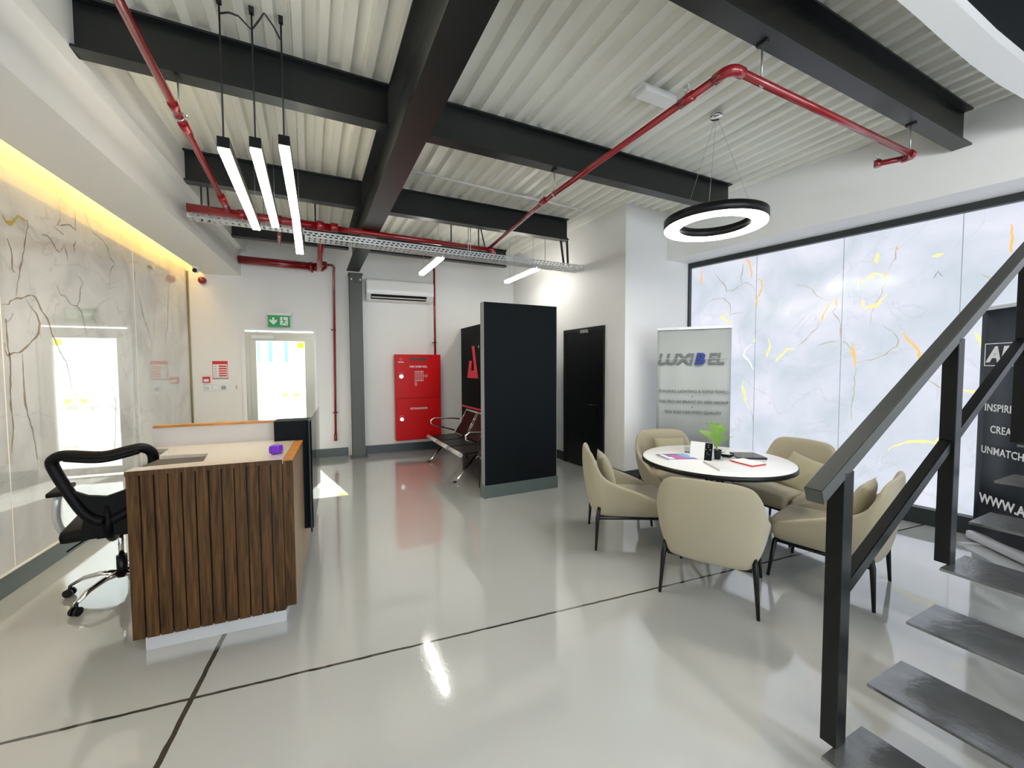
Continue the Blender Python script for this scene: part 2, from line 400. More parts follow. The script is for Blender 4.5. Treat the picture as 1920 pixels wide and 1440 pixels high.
# stairwell opening overhead: white curved edge, its darkness drawn as a solid black block
outer = [(1.6, 1.26), (2.2, 1.20), (2.50, 1.188), (2.722, 1.205), (3.088, 1.238), (3.464, 1.267), (3.85, 1.285), (4.21, 1.288), (4.75, 1.28)]
inner = [(1.6, 1.16), (2.2, 1.09), (2.52, 1.075), (2.755, 1.084), (2.916, 1.096), (3.312, 1.124), (3.706, 1.141), (4.21, 1.145), (4.75, 1.14)]
sc = MB(); sc.prism(outer + inner[::-1], 3.30, 3.66); sc.build('trim_4', 'white', kind='structure')
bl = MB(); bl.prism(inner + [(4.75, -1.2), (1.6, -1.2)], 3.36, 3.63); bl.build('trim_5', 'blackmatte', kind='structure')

# ================================================================== MARBLE
VL = {'b1': [(3.927, 1.981), (3.991, 1.99), (4.015, 2.014), (4.086, 2.05), (4.158, 2.065), (4.24, 2.095), (4.284, 2.085), (4.331, 2.01), (4.408, 1.936), (4.443, 1.846), (4.52, 1.72), (4.62, 1.60), (4.68, 1.38)],
'b2': [(4.081, 2.062), (4.1, 2.157), (4.13, 2.239), (4.146, 2.294), (4.171, 2.376), (4.211, 2.508), (4.244, 2.604), (4.242, 2.656)],
'b3': [(4.028, 2.455), (4.064, 2.35), (4.056, 2.249), (4.083, 2.229)],
'b4': [(4.175, 2.059), (4.215, 2.012), (4.287, 1.96), (4.315, 1.89), (4.296, 1.816), (4.192, 1.729), (4.102, 1.669), (3.964, 1.636), (3.935, 1.676), (3.935, 1.724)],
'b5': [(4.043, 1.939), (3.982, 1.866), (3.967, 1.889), (3.974, 1.767), (3.982, 1.661), (3.987, 1.512), (3.974, 1.341), (3.983, 1.138), (3.953, .955)],
'g6': [(4.392, 2.586), (4.462, 2.598), (4.517, 2.567), (4.557, 2.52), (4.601, 2.503), (4.671, 2.59)],
'g7': [(4.671, 2.59), (4.698, 2.527), (4.707, 2.45)], 'g8': [(4.542, 2.697), (4.616, 2.681), (4.678, 2.67)],
'g9': [(4.547, 2.221), (4.587, 2.151), (4.65, 2.151), (4.726, 2.092), (4.811, 2.094), (4.878, 2.039), (4.905, 1.936), (4.96, 1.80)],
'g10': [(4.835, 2.372), (4.919, 2.31), (4.869, 2.248), (4.851, 2.141), (4.811, 2.094)],
'g11': [(4.996, 2.96), (5.116, 2.82), (5.278, 2.8), (5.381, 2.736), (5.418, 2.651), (5.509, 2.625), (5.42, 2.545), (5.388, 2.444), (5.391, 2.35)],
'g12': [(5.935, 2.682), (5.935, 2.524)], 'g13': [(5.978, 2.439), (6.065, 2.278), (6.127, 2.12), (6.224, 1.989), (6.308, 1.838)],
'g14': [(6.966, 2.817), (6.891, 2.487), (6.826, 2.069), (6.738, 1.984), (6.78, 1.815)],
'y15': [(3.997, 2.608), (4.026, 2.569), (4.082, 2.579), (4.145, 2.649), (4.24, 2.64)],
'b16': [(4.843, 2.667), (4.805, 2.616), (4.817, 2.558)], 'g17': [(4.642, 2.893), (4.642, 2.806), (4.589, 2.721), (4.768, 2.777), (4.852, 2.762), (4.844, 2.93)],
'b18': [(4.111, 1.646), (4.114, 1.277), (4.192, .988), (4.204, .856)], 'y19': [(4.324, .839), (4.38, .80), (4.436, .772)], 'g20': [(5.3, 1.45), (5.4, 1.2), (5.36, .9), (5.3, .6)]}
lab = {0: 'polished white marble wall panel nearest the camera, cut off at the left edge of the photo', 1: 'polished marble wall panel with brown and gold veins, behind the black office chair',
       2: 'polished white marble wall panel beside the exit door corner, with thin grey veins'}
for i, (a, c) in enumerate(((1.96, 3.925), (3.925, 5.905), (5.905, YF-.03))):
    mb = MB(); mb.box(XL-.02, XL, a+.003, c-.003, .157, 3.02)
    mb.box(XL-.001, XL+.0015, a-.003, a+.004, .16, 3.0, 1)
    for k, v in VL.items():
        if a <= v[0][0] < c:
            mi = {'b': 2, 'g': 3, 'y': 4}[k[0]]
            ribbon(mb, [(min(max(y, a+.02), c-.02), z) for y, z in v], .009 if mi == 2 else .007 if mi == 3 else .018, mi, XL+.0012, hash(len(v)+int(v[0][0]*100)) % 99)
    one(mb, 'marble_wall_panel', ['marble', 'joint', 'v_brown', 'v_grey', 'v_gold'], lab[i], 'wall panel', group='polished marble panels on the left wall', recalc=False)
mb = MB(); mb.box(XL-.02, XL, -5, 1.957, .157, 3.02); mb.build('wall_left_marble', 'marble', kind='structure')
# cove strip
cv = MB(); cv.box(-2.10, -2.02, -5, YF-.06, 3.28, 3.30)
one(cv, 'cove_light_strip', 'cove', 'warm yellow light strip glowing in the slot above the left marble wall', 'light strip')
# backlit wall
XP = 5.60
VR = {'o1': [(3.112, 2.938), (3.107, 2.849), (3.115, 2.666)], 'o2': [(2.553, 2.925), (2.491, 2.88), (2.467, 2.819), (2.442, 2.727), (2.448, 2.648)],
'o3': [(2.365, 2.634), (2.324, 2.596), (2.316, 2.516), (2.346, 2.427), (2.398, 2.394), (2.442, 2.344), (2.478, 2.252)],
't1': [(2.941, 2.904), (2.931, 2.8), (2.825, 2.671), (2.765, 2.586), (2.755, 2.534), (2.673, 2.53), (2.578, 2.581), (2.508, 2.611), (2.423, 2.541), (2.362, 2.484)],
't2': [(2.552, 2.86), (2.565, 2.717), (2.575, 2.605)], 't3': [(3.048, 2.394), (2.942, 2.45), (2.787, 2.446), (2.719, 2.371), (2.701, 2.277), (2.708, 2.219), (2.603, 2.225), (2.54, 2.235)],
'y1': [(2.784, 2.286), (2.741, 2.223), (2.834, 2.207), (2.748, 2.139), (2.657, 2.123)], 't4': [(1.941, 2.491), (1.871, 2.473), (1.782, 2.416), (1.732, 2.326), (1.683, 2.284), (1.6, 2.259)],
'o4': [(1.60, 2.24), (1.633, 2.186), (1.678, 2.078), (1.694, 2.009)], 't14': [(1.694, 2.009), (1.771, 1.928), (1.868, 1.803), (1.943, 1.739)],
'y2': [(1.943, 1.739), (2.023, 1.735), (2.089, 1.66), (2.142, 1.584)], 'o5': [(1.553, 2.288), (1.551, 2.191)], 't5': [(1.551, 2.191), (1.586, 2.139), (1.538, 2.065), (1.503, 1.993)],
't6': [(1.718, 1.764), (1.624, 1.798), (1.521, 1.803)], 't16': [(1.49, 1.80), (1.453, 1.783), (1.402, 1.699)], 'y3': [(2.394, 1.852), (2.334, 1.841), (2.291, 1.902)],
'y4': [(2.233, 1.867), (2.21, 1.772), (2.25, 1.648)], 'w1': [(2.416, 1.813), (2.499, 1.751), (2.521, 1.67), (2.449, 1.588), (2.371, 1.49)],
'y5': [(2.514, 1.35), (2.528, 1.259), (2.495, 1.145), (2.485, 1.064), (2.421, .97)], 't7': [(2.421, .97), (2.389, .859), (2.36, .817)],
't8': [(1.50, 2.0), (1.447, 1.958), (1.437, 1.897), (1.358, 1.881), (1.252, 1.942), (1.136, 1.99), (1.064, 1.927), (1.007, 1.867), (.95, 1.772)],
'o6': [(1.007, 1.867), (.95, 1.772), (.881, 1.678), (.871, 1.587), (.866, 1.506)], 't9': [(1.164, 1.954), (1.077, 1.882), (1.032, 1.795), (1.044, 1.73), (1.127, 1.648), (1.243, 1.593), (1.357, 1.564)],
'o7': [(1.394, 1.774), (1.386, 1.654), (1.367, 1.534)], 't17': [(1.367, 1.534), (1.373, 1.375), (1.372, 1.234), (1.393, 1.092), (1.389, .951)],
'y6': [(1.37, 2.345), (1.365, 2.443), (1.325, 2.417), (1.237, 2.488), (1.178, 2.468), (1.148, 2.406)], 'o8': [(1.147, 2.5), (1.151, 2.416)],
't10': [(1.151, 2.416), (1.18, 2.26), (1.228, 2.152), (1.255, 2.059), (1.26, 1.962)], 't11': [(1.072, 2.725), (1.076, 2.616), (1.129, 2.515)],
'y7': [(1.328, 2.242), (1.311, 2.142), (1.228, 2.152), (1.171, 2.221), (1.13, 2.272)], 'y8': [(1.221, 2.703), (1.222, 2.59)],
'y9': [(1.078, .657), (1.044, .71), (.922, .776), (.83, .79), (.741, .785), (.69, .748)], 'y10': [(.694, .881), (.734, .777)], 't12': [(.60, 2.01), (.574, 2.015), (.555, 1.955)],
'y11': [(.818, 2.579), (.744, 2.589)], 't13': [(.876, 1.497), (.854, 1.406), (.77, 1.364), (.707, 1.313)], 'y12': [(.576, 1.31), (.518, 1.296), (.461, 1.248)],
'y13': [(.518, 1.834), (.476, 1.749), (.458, 1.681)], 'g1': [(.799, 2.365), (.77, 2.43), (.738, 2.372)], 'o9': [(1.079, 2.736), (1.057, 2.695)],
't20': [(.5, 2.35), (.42, 2.3), (.30, 2.34), (.2, 2.28)], 'o21': [(.34, 2.75), (.33, 2.5)], 't22': [(.1, 2.7), (-.1, 2.6), (-.2, 2.4)]}
jy = [3.27, 2.385, 1.500, .620, -.26, -1.14]
labs = ['backlit marble panel behind the grey banner stand, by the white pier', 'backlit marble panel right of the grey banner, above the potted palm',
        'backlit marble panel with a large amber vein arch, behind the right of the round table', 'backlit marble panel crossed by the stair handrail, beside the dark banner',
        'backlit marble panel behind the dark banner at the right edge']
for i in range(5):
    c, a = jy[i], jy[i+1]
    mb = MB(); mb.box(XP, XP+.03, a+.003, c-.003, .155, 2.965)
    mb.box(XP-.001, XP+.01, a-.003, a+.003, .16, 2.96, 1)
    for k, v in VR.items():
        if a <= v[0][0] < c:
            mi = {'o': 2, 'y': 3, 't': 4, 'w': 5, 'g': 6}[k[0]]
            ribbon(mb, [(min(max(y, a+.01), c-.01), z) for y, z in v], {2: .015, 3: .017, 4: .0065, 5: .010, 6: .007}[mi], mi, XP-.0015, int(v[0][0]*1000) % 97)
    one(mb, 'backlit_marble_panel', ['litmarble', 'litjoint', 'v_orange', 'v_yellow', 'v_tan', 'v_white', 'litjoint'], labs[i], 'wall panel', mtx=MW, group='backlit marble panels on the right wall', recalc=False)
MB().box(XP, XP+.03, -6, jy[5]-.003, .155, 2.965).build('wall_right_lit', 'litmarble', mtx=MW, kind='structure')
t = MB(); t.box(XP-.06, XP+.03, -6, 3.30, 2.925, 2.992); t.box(XP-.06, XP+.03, 3.255, 3.33, .155, 2.925); t.build('trim_6', 'darkskirt', mtx=MW, kind='structure')
MB().box(XP-.10, XP+.05, -6, 3.30, 0, .155).build('baseboard_right', 'darkskirt', mtx=MW, kind='structure')

# ================================================================== STEEL FRAME
def ibeam(mb, x0, x1, y0, y1, z0, z1, tf=.014, tw=.012, alongx=True):
    mb.box(x0, x1, y0, y1, z0, z0+tf); mb.box(x0, x1, y0, y1, z1-tf, z1)
    if alongx: c = (y0+y1)/2; mb.box(x0, x1, c-tw/2, c+tw/2, z0+tf, z1-tf)
    else: c = (x0+x1)/2; mb.box(c-tw/2, c+tw/2, y0, y1, z0+tf, z1-tf)
def beam(name, label, x0, x1, y0, y1, z0, z1, alongx, mtx=MA):
    cx, cy = (x0+x1)/2, (y0+y1)/2
    mb = MB(); ibeam(mb, x0-cx, x1-cx, y0-cy, y1-cy, 0, z1-z0, alongx=alongx)
    return one(mb, name, 'steel', label, 'steel beam', mtx=mtx @ Matrix.Translation((cx, cy, z0)))
PM0, PM1, ZM = .572, .768, 3.12
beam('main_beam', 'deep charcoal steel main beam running from overhead to the grey column', PM0, PM1, -4, 7.30, ZM, 3.635, False)
for q, l, r, le, re in ((3.20, 'long charcoal steel beam at upper left above the three tube lamps', 'charcoal steel beam right of the main beam, ending behind the ring lamp', -1.163, 4.42),
                (4.965, 'charcoal steel beam crossing behind the three tube lamps', 'charcoal steel beam above the right half of the cable tray', -1.046, 3.36),
                (6.76, 'charcoal steel beam nearest the far wall, left of the column', 'charcoal steel beam nearest the far wall, above the air conditioner', -.928, 3.24)):
    beam('roof_beam', l, le, PM0-.002, q, q+.115, ZB, 3.636, True)
    beam('roof_beam', r, PM1+.002, re, q, q+.115, ZB, 3.636, True)
beam('roof_beam', 'charcoal steel beam at upper right with the red pipe hung from it', PM1+.002, 4.90, 1.415, 1.535, ZB, 3.636, True)
beam('roof_beam', 'charcoal steel beam overhead left, above the camera', -1.278, PM0-.002, 1.415, 1.535, ZB, 3.636, True)
# column
col = thing('steel_column', 'grey green steel column standing at the far wall left of the air conditioner', 'column', MA @ Matrix.Translation((.712, 7.42, 0)))
mb = MB(); mb.box(-.10, .10, -.105, -.09, .03, 3.07); mb.box(-.10, .10, .03, .045, .03, 3.07); mb.box(-.007, .007, -.09, .03, .03, 3.07)
mb.build('column_shaft', 'steel2', col)
mb = MB(); mb.box(-.135, .135, -.14, .06, 0, .03, bev=.003); mb.build('base_plate', 'steel2', col)
mb = MB(); mb.box(-.11, .11, -.13, .05, 3.07, 3.10); mb.prism([(-.006, -.125), (.006, -.125), (.006, -.106), (-.006, -.106)], 2.93, 3.07); mb.build('cap_plate', 'steel2', col)
for x in (-.07, .07):
    MB().tube([(x, -.10, 2.99), (x, -.135, 2.99)], .014, 6).build('bolt', 'galv', col)

# ================================================================== CABLE TRAY
def cable_tray(p0, p1, q0, q1, z, label):
    t = thing('cable_tray', label, 'cable tray', MA @ Matrix.Translation((p0, q0, z)), 'cable trays')
    L_ = p1-p0; W_ = q1-q0
    mb = MB()
    for y in (0, W_):
        mb.box(0, L_, y-.0015, y+.0015, 0, .016); mb.box(0, L_, y-.0015, y+.0015, .030, .040); mb.box(0, L_, y-.0015, y+.0015, .054, .070)
        x = 0; k = 0
        while x < L_-.03:
            mb.box(x, x+.022, y-.0015, y+.0015, .016, .030); mb.box(min(x+.02, L_-.02), min(x+.042, L_), y-.0015, y+.0015, .040, .054); x += .055
    mb.build('side_rail', 'galv', t)
    mb = MB(); x = 0
    mb.box(0, L_, 0, .012, 0, .003); mb.box(0, L_, W_-.012, W_, 0, .003); mb.box(0, L_, W_*.45, W_*.55, 0, .003)
    while x < L_-.03: mb.box(x, x+.032, .012, W_-.012, 0, .003); x += .055
    mb.build('tray_floor', 'galv', t)
    return t
cable_tray(-1.05, -.02, 5.06, 5.18, 3.02, 'narrow galvanised cable tray below the red header pipe, left of the tube lamps')
cable_tray(-.02, 3.66, 5.02, 5.22, 2.955, 'long perforated galvanised cable tray under the red header pipe')
for i, (p, q, dp) in enumerate(((-.931, 5.10, 0), (-.880, 5.10, .01), (.09, 5.12, 0), (1.66, 5.14, 0), (2.02, 5.1, 0), (2.04, 5.1, .10), (3.27, 5.05, .06), (3.38, 5.05, .02))):
    ls = ['black strap hanging the narrow tray, the left of the pair by the bulkhead', 'black strap hanging the narrow tray, the right of the pair by the bulkhead', 'single black strap above the tray, just right of the tube lamps',
          'black strap above the long tray, left of the two thin rods', 'upright black strap above the tray beside the slanting one', 'slanting black strap above the middle of the long tray',
          'wide black strap near the right end of the tray, the left of two', 'wide black strap near the right end of the tray, the right of two']
    mb = MB(); w_ = .018 if i > 5 else .008
    zt, zb = 3.40, 3.0
    mb.prism([(-w_, -.002), (w_, -.002), (w_, .002), (-w_, .002)], 0, zt-zb)
    for v in mb.b.verts:
        if v.co.z < .01: v.co.x += dp
    one(mb, 'hanging_strap', 'cable', ls[i], 'strap', mtx=MA @ Matrix.Translation((p, q-.02 if i < 6 else q, zb)), group='black straps holding the cable trays')
# black ducting shadow-line behind the deck end
# ================================================================== RED PIPES
def hanger(parent, p, q, zp, zt, r=.022):
    MB().tube([(p, q, zp+r), (p, q, zt)], .005, 8).build('hanger_rod', 'rod', parent)
    mb = MB(); mb.tube([(p+(r+.004)*cos(a)*1, q, zp+(r+.006)*sin(a)+.002) for a in [i*pi/8 for i in range(17)]], .004, 6); mb.build('hanger_ring', 'rod', parent)
    MB().box(p-.012, p+.012, q-.03, q+.03, zt-.012, zt).build('beam_clamp', 'cable', parent)
def sprinkler(parent, p, q, z, r=.022):
    mb = MB(); mb.lathe([(.012, z+r-.004), (.012, z+r+.012), (.006, z+r+.016), (.006, z+r+.022)], 10, cx=p, cy=q)
    mb.tube([(p-.012, q, z+r+.018), (p-.015, q, z+r+.035), (p-.004, q, z+r+.05)], .003, 6); mb.tube([(p+.012, q, z+r+.018), (p+.015, q, z+r+.035), (p+.004, q, z+r+.05)], .003, 6)
    mb.lathe([(0, z+r+.05), (.018, z+r+.05), (.018, z+r+.053), (0, z+r+.053)], 12, cx=p, cy=q)
    mb.build('sprinkler_head', 'chrome', parent)
def sock(parent, a, b, r, name='pipe_collar'):
    MB().tube([a, b], r, 16).build(name, 'red', parent)
# A: right loop
ZP = 3.125
pr = thing('sprinkler_pipe', 'red sprinkler pipe running from the header to an elbow under the upper right beam', 'pipe', MA)
P0, Q1 = 2.045, 1.50
MB().tube([(P0+.14, 5.10, ZP), (P0-.0, 3.3, ZP), (P0, 1.56, ZP)], .0215, 16).build('pipe_run', 'red', pr)
MB().tube([(P0, 1.60, ZP)] + [(P0+.05-.05*cos(a), 1.55-.05*sin(a), ZP) for a in [i*pi/2/6 for i in range(7)]] + [(P0+.09, 1.50, ZP)], .029, 16).build('elbow', 'red', pr)
MB().tube([(P0+.06, 1.50, ZP), (4.10, 1.50, ZP)], .0215, 16).build('pipe_run', 'red', pr)
MB().tube([(4.06, 1.50, ZP), (4.10, 1.50, ZP), (4.125, 1.512, ZP), (4.13, 1.54, ZP), (4.125, 1.57, ZP)], .028, 16).build('elbow', 'red', pr)
MB().tube([(4.125, 1.55, ZP), (4.04, 1.69, ZP)], .021, 16).build('pipe_run', 'red', pr)
MB().tube([(4.045, 1.685, ZP-.024), (4.045, 1.685, ZP+.026)], .024, 16).build('elbow', 'red', pr)
sprinkler(pr, 4.045, 1.685, ZP)
sock(pr, (P0, 1.74, ZP), (P0, 1.84, ZP), .028); sprinkler(pr, P0, 1.79, ZP, .026)
sock(pr, (P0, 3.41, ZP), (P0, 3.50, ZP), .027); sprinkler(pr, P0, 3.455, ZP, .024)
for (p, q, z) in ((2.30, 1.50, 3.34), (4.07, 1.50, 3.34)): hanger(pr, p, q, ZP, z)
hanger(pr, P0, 3.26, ZP, 3.34)
# B: left run
pl = thing('sprinkler_pipe', 'red sprinkler pipe along the upper left, beside the bulkhead', 'pipe', MA)
MB().tube([(-.69, -1.5, 3.1), (-.69, 4.66, 3.1)], .0215, 16).build('pipe_run', 'red', pl)
sock(pl, (-.69, 4.55, 3.1), (-.69, 4.93, 3.09), .030)
sock(pl, (-.69, 3.10, 3.1), (-.69, 3.16, 3.1), .027); sock(pl, (-.69, 3.32, 3.1), (-.69, 3.46, 3.1), .028); sprinkler(pl, -.69, 3.38, 3.1, .026)
hanger(pl, -.69, 3.24, 3.1, 3.34)
# C: header
ph = thing('header_pipe', 'thick red header pipe above the cable tray, from the bulkhead across to the right', 'pipe', MA)
MB().tube([(-1.03, 4.99, 3.09), (.28, 5.04, 3.09)], .042, 20).build('pipe_run', 'red', ph)
MB().tube([(.20, 5.04, 3.09), (2.23, 5.10, 3.10)], .030, 20).build('pipe_run', 'red', ph)
for a in (-.62, -.30, .10, .24): MB().tube([(a, 5.008+.022*a, 3.09), (a+.07, 5.01+.022*a, 3.09)], .049, 20).build('pipe_collar', 'red', ph)
MB().tube([(2.16, 5.10, 3.10), (2.22, 5.10, 3.10), (2.235, 5.10, 3.07), (2.235, 5.10, 2.99)], .036, 16).build('elbow', 'red', ph)
MB().tube([(-.26, 5.1, 3.05), (-.30, 5.7, 3.02)], .02, 12).build('branch_pipe', 'red', ph)
for p in (-.40, 1.87, 1.90, 3.02): MB().tube([(p, 5.06, 2.99), (p, 5.06, 3.345)], .004, 6).build('hanger_rod', 'rod', ph)
# D: run to the far wall, thick pipe and riser
pf = thing('wall_pipe', 'thick red pipe high on the far wall with a thin drop pipe to the floor', 'pipe', frame(0, 0))
a0 = AB(.155, 5.15, 3.09); MB().tube([a0, (-.32, 7.30, 3.11), (-.33, 7.42, 3.13)], .036, 16).build('branch_pipe', 'red', pf)
MB().tube([(-1.50, 7.48, 3.20), (-.36, 7.48, 3.175)], .062, 24).build('pipe_run', 'red', pf)
MB().tube([(-.40, 7.48, 3.175), (-.30, 7.48, 3.175), (-.27, 7.46, 3.20), (-.27, 7.46, 3.26)], .068, 20).build('elbow', 'red', pf)
sock(pf, (-.47, 7.48, 3.175), (-.42, 7.48, 3.175), .075); sock(pf, (-.43, 7.48, 3.08), (-.43, 7.48, 3.12), .014, 'bolt')
MB().tube([(-.28, 7.52, 3.24), (-.13, 7.55, 3.24), (-.105, 7.56, 3.21), (-.11, 7.58, 3.1), (-.14, 7.60, .31)], [.022, .022, .022, .019, .019], 14).build('drop_pipe', 'red', pf)
MB().tube([(-.14, 7.60, .28), (-.14, 7.60, .40)], .027, 14).build('pipe_end', 'red', pf)
for z in (2.17, .76): MB().box(-.175, -.095, 7.59, 7.65, z-.006, z+.006).build('pipe_clip', 'cable', pf)
pc = thing('cabinet_pipe', 'thin red pipe running down the wall into the top of the fire cabinet', 'pipe', frame(1.578, 7.545))
MB().tube([(0, 0, 1.74), (0, 0, 3.33)], .019, 12).build('pipe_run', 'red', pc)
MB().box(-.035, .035, -.01, .09, 1.98, 1.992).build('pipe_clip', 'cable', pc)
# ================================================================== LAMPS
def tube_lamp(x, q0, z0, x1, q1, z1, label, kink=None):
    t = thing('tube_pendant_lamp', label, 'pendant lamp', MA @ Matrix.Translation((x, q0, z0)), 'three linear pendant lamps over the reception desk')
    pts = [(0, 0, 0)] + ([tuple(kink[i]-(x, q0, z0)[i] for i in range(3))] if kink else []) + [(x1-x, q1-q0, z1-z0)]
    for a, c in zip(pts, pts[1:]):
        a, c = Vector(a), Vector(c); d = (c-a).normalized(); s_ = d.cross(Vector((0, 0, 1))).normalized()*.031; u_ = s_.cross(d).normalized()
        hb = MB(); v = []
        for pt in (a, c):
            v.append([hb.b.verts.new(pt+o) for o in (-s_, s_, s_+u_*.062, -s_+u_*.062)])
        for j in range(4): hb.b.faces.new((v[0][j], v[0][(j+1) % 4], v[1][(j+1) % 4], v[1][j]))
        hb.b.faces.new(v[0]); hb.b.faces.new(v[1][::-1]); hb.build('housing', 'black', t)
        db = MB(); v = []; i0 = a+d*.012
        for pt in (i0, c):
            v.append([db.b.verts.new(pt+o) for o in (-s_*.93-u_*.014, s_*.93-u_*.014, s_*.93-u_*.001, -s_*.93-u_*.001)])
        for j in range(4): db.b.faces.new((v[0][j], v[0][(j+1) % 4], v[1][(j+1) % 4], v[1][j]))
        db.b.faces.new(v[0]); db.b.faces.new(v[1][::-1]); db.build('diffuser', 'warmwhite', t)
    MB().tube([(0, .02, .06), (0, .02, 3.67-z0)], .005, 8).build('suspension_cable', 'cable', t)
    e = pts[-1]; MB().tube([(e[0], e[1]-.04, e[2]+.06), (e[0], e[1]-.04, 3.67-z0)], .0015, 6).build('suspension_wire', 'rod', t)
    MB().box(-.012, .012, .005, .035, 3.655-z0, 3.70-z0).build('ceiling_hook', 'cable', t)
    return t
tube_lamp(-.425, 2.94, 2.83, -.415, 4.50, 2.83, 'glowing linear pendant lamp, leftmost of the three over the desk')
tube_lamp(-.265, 2.94, 2.865, -.26, 4.47, 2.865, 'glowing linear pendant lamp, the middle one of the three over the desk')
tube_lamp(-.112, 2.94, 2.915, -.057, 4.25, 2.58, 'glowing linear pendant lamp with a bend, rightmost of the three over the desk', kink=(-.080, 4.12, 2.84))
one(MB().tube([(-.421, 2.96, 3.60), (-.38, 2.96, 3.62), (-.33, 2.95, 3.61), (-.266, 2.96, 3.56), (-.23, 2.93, 3.60), (-.195, 2.90, 3.64), (-.15, 2.93, 3.60), (-.118, 2.95, 3.55)], .005, 6),
    'lamp_cable', 'cable', 'loose black cable looping between the tops of the three linear lamps', 'cable', mtx=MA)
# ring lamp
rl = thing('ring_pendant_lamp', 'round black ring pendant lamp with glowing underside above the round table', 'pendant lamp', frame(2.96, 2.63, 2.73))
mb = MB(); mb.lathe([(.405, .0), (.405, .075), (.395, .08), (.285, .08), (.275, .075), (.275, 0), (.285, .002), (.395, .002)], 72, closed=True); mb.build('ring_body', 'black', rl)
mb = MB(); mb.lathe([(.398, -.008), (.282, -.008), (.280, .001), (.400, .001)], 72, closed=True); mb.build('ring_diffuser', 'ringwhite', rl)
for a in (95, 215, 335):
    MB().tube([(.34*cos(radians(a)), .34*sin(radians(a)), .08), (-.04, -.04, .90)], .0012, 5).build('suspension_wire', 'rod', rl)
mb = MB(); mb.lathe([(0, .905), (0, .875), (.045, .875), (.05, .88), (.05, .91)], 24, cx=-.04, cy=-.04); mb.build('ceiling_rose', 'chrome', rl)
# batten lamps
def batten(p, q, z, L_, label, em='battenwhite'):
    t = thing('batten_lamp', label, 'ceiling lamp', MA @ Matrix.Translation((p, q, z)), 'batten lamps by the far wall')
    hw = .04 if em == 'battenwhite' else .012  # narrow body lets the added fill lights shine upwards too
    mb = MB(); mb.box(-hw, hw, 0, L_, .02, .07, bev=.004); mb.build('lamp_body', 'white', t)
    mb = MB(); mb.box(-.038, .038, .005, L_-.005, -.02, .022, bev=.012); mb.build('diffuser', em, t)
    for y in (.15, L_-.15): MB().tube([(0, y, .07), (0, y, 3.66-z)], .002, 6).build('suspension_wire', 'rod', t)
batten(1.61, 5.38, 3.0, 1.12, 'glowing batten lamp under the tray, the left one, above the air conditioner side')
batten(3.09, 5.38, 3.0, 1.12, 'glowing batten lamp under the right end of the tray, above the black partition')
# unseen fill lights added behind the camera to brighten the room and deck
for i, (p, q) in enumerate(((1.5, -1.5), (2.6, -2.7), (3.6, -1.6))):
    batten(p, q, 2.75, 1.2, ('added fill light overhead behind the viewer, %s side' % ('left', 'middle', 'right')[i]), 'fillwhite')
# emergency light on the deck
em = thing('emergency_light', 'white box emergency light fixed to the ceiling deck beside the red pipe', 'light fitting', MA @ Matrix.Translation((2.29, 2.385, 3.57)))
mb = MB(); mb.box(-.05, .27, -.03, .10, .03, .065, bev=.005); mb.build('housing', 'white', em)
mb = MB(); mb.box(-.045, .265, -.06, .06, -.01, .03, bev=.01); mb.build('diffuser', 'white', em)
MB().tube([(.0, .03, -.011), (.0, .03, -.014)], .006, 8).build('indicator', 'signwhite', em)
# conduit on deck
one(MB().tube([(1.02, 4.42, 3.61), (2.44, 4.52, 3.61), (2.56, 4.50, 3.61), (3.3, 4.56, 3.61)], .012, 8), 'conduit', 'white', 'white conduit pipe crossing under the deck between two beams', 'conduit', mtx=MA)
one(MB().tube([(1.98, 4.49, 3.60), (2.5, 4.47, 3.60), (2.60, 4.52, 3.60)], .010, 8), 'conduit', 'white', 'short white conduit branching beside the red sprinkler pipe', 'conduit', mtx=MA)

# ================================================================== FAR WALL FITTINGS
g = thing('door_1', None, None, frame(0, 0)); g['kind'] = 'structure'; 
for k in ('label', 'category', 'group'):
    if k in g: del g[k]
mb = MB(); x0, x1 = dx0+.03, dx1-.02
mb.box(dx0-.02, dx0+.03, YF-.02, YF+.02, 0, dz1-.005, 1); mb.box(dx1-.02, dx1+.02, YF-.02, YF+.02, 0, dz1-.005, 1); mb.box(dx0-.02, dx1+.02, YF-.02, YF+.02, dz1-.005, dz1+.03, 1)
mb.box(x0, x0+.055, YF, YF+.10, 0, 2.11); mb.box(x1-.055, x1, YF, YF+.10, 0, 2.11); mb.box(x0+.055, x1-.055, YF, YF+.10, 2.05, 2.11)
mb.build('door_frame', ['alu', 'white'], g)
mb = MB(); mb.box(x0+.055, x0+.14, YF+.01, YF+.06, .02, 2.05); mb.box(x1-.14, x1-.055, YF+.01, YF+.06, .02, 2.05); mb.box(x0+.14, x1-.14, YF+.01, YF+.06, 1.97, 2.05); mb.box(x0+.14, x1-.14, YF+.01, YF+.06, .02, .12)
lf = mb.build('door_leaf', 'alu', g)
MB().box(x0+.14, x1-.14, YF+.032, YF+.038, .12, 1.97).build('door_glass', 'glass', g)
mb = MB(); mb.box(x0+.09, x0+.40, YF-.045, YF+.01, 2.0, 2.055, bev=.004); mb.build('door_closer', 'white', g)
MB().box(-.69, -.60, YF+.0295, YF+.031, 1.86, 1.95).build('glass_sticker', 'yellowfilm', g)
mb = MB(); y = YF+.03
mb.b.faces.new([mb.b.verts.new((x, y, z)) for x, z in ((-1.0, .95), (-.62, .95), (-.66, 1.05), (-.96, 1.05))])
mb.b.faces.new([mb.b.verts.new((x, y, z)) for x, z in ((-.83, 1.06), (-.79, 1.06), (-.77, 1.25), (-.83, 1.25))])
f1 = mb.b.faces.new([mb.b.verts.new((x, y-.001, z)) for x, z in ((-.94, 1.05), (-.86, 1.05), (-.84, 1.11), (-.91, 1.11))]); f1.material_index = 1
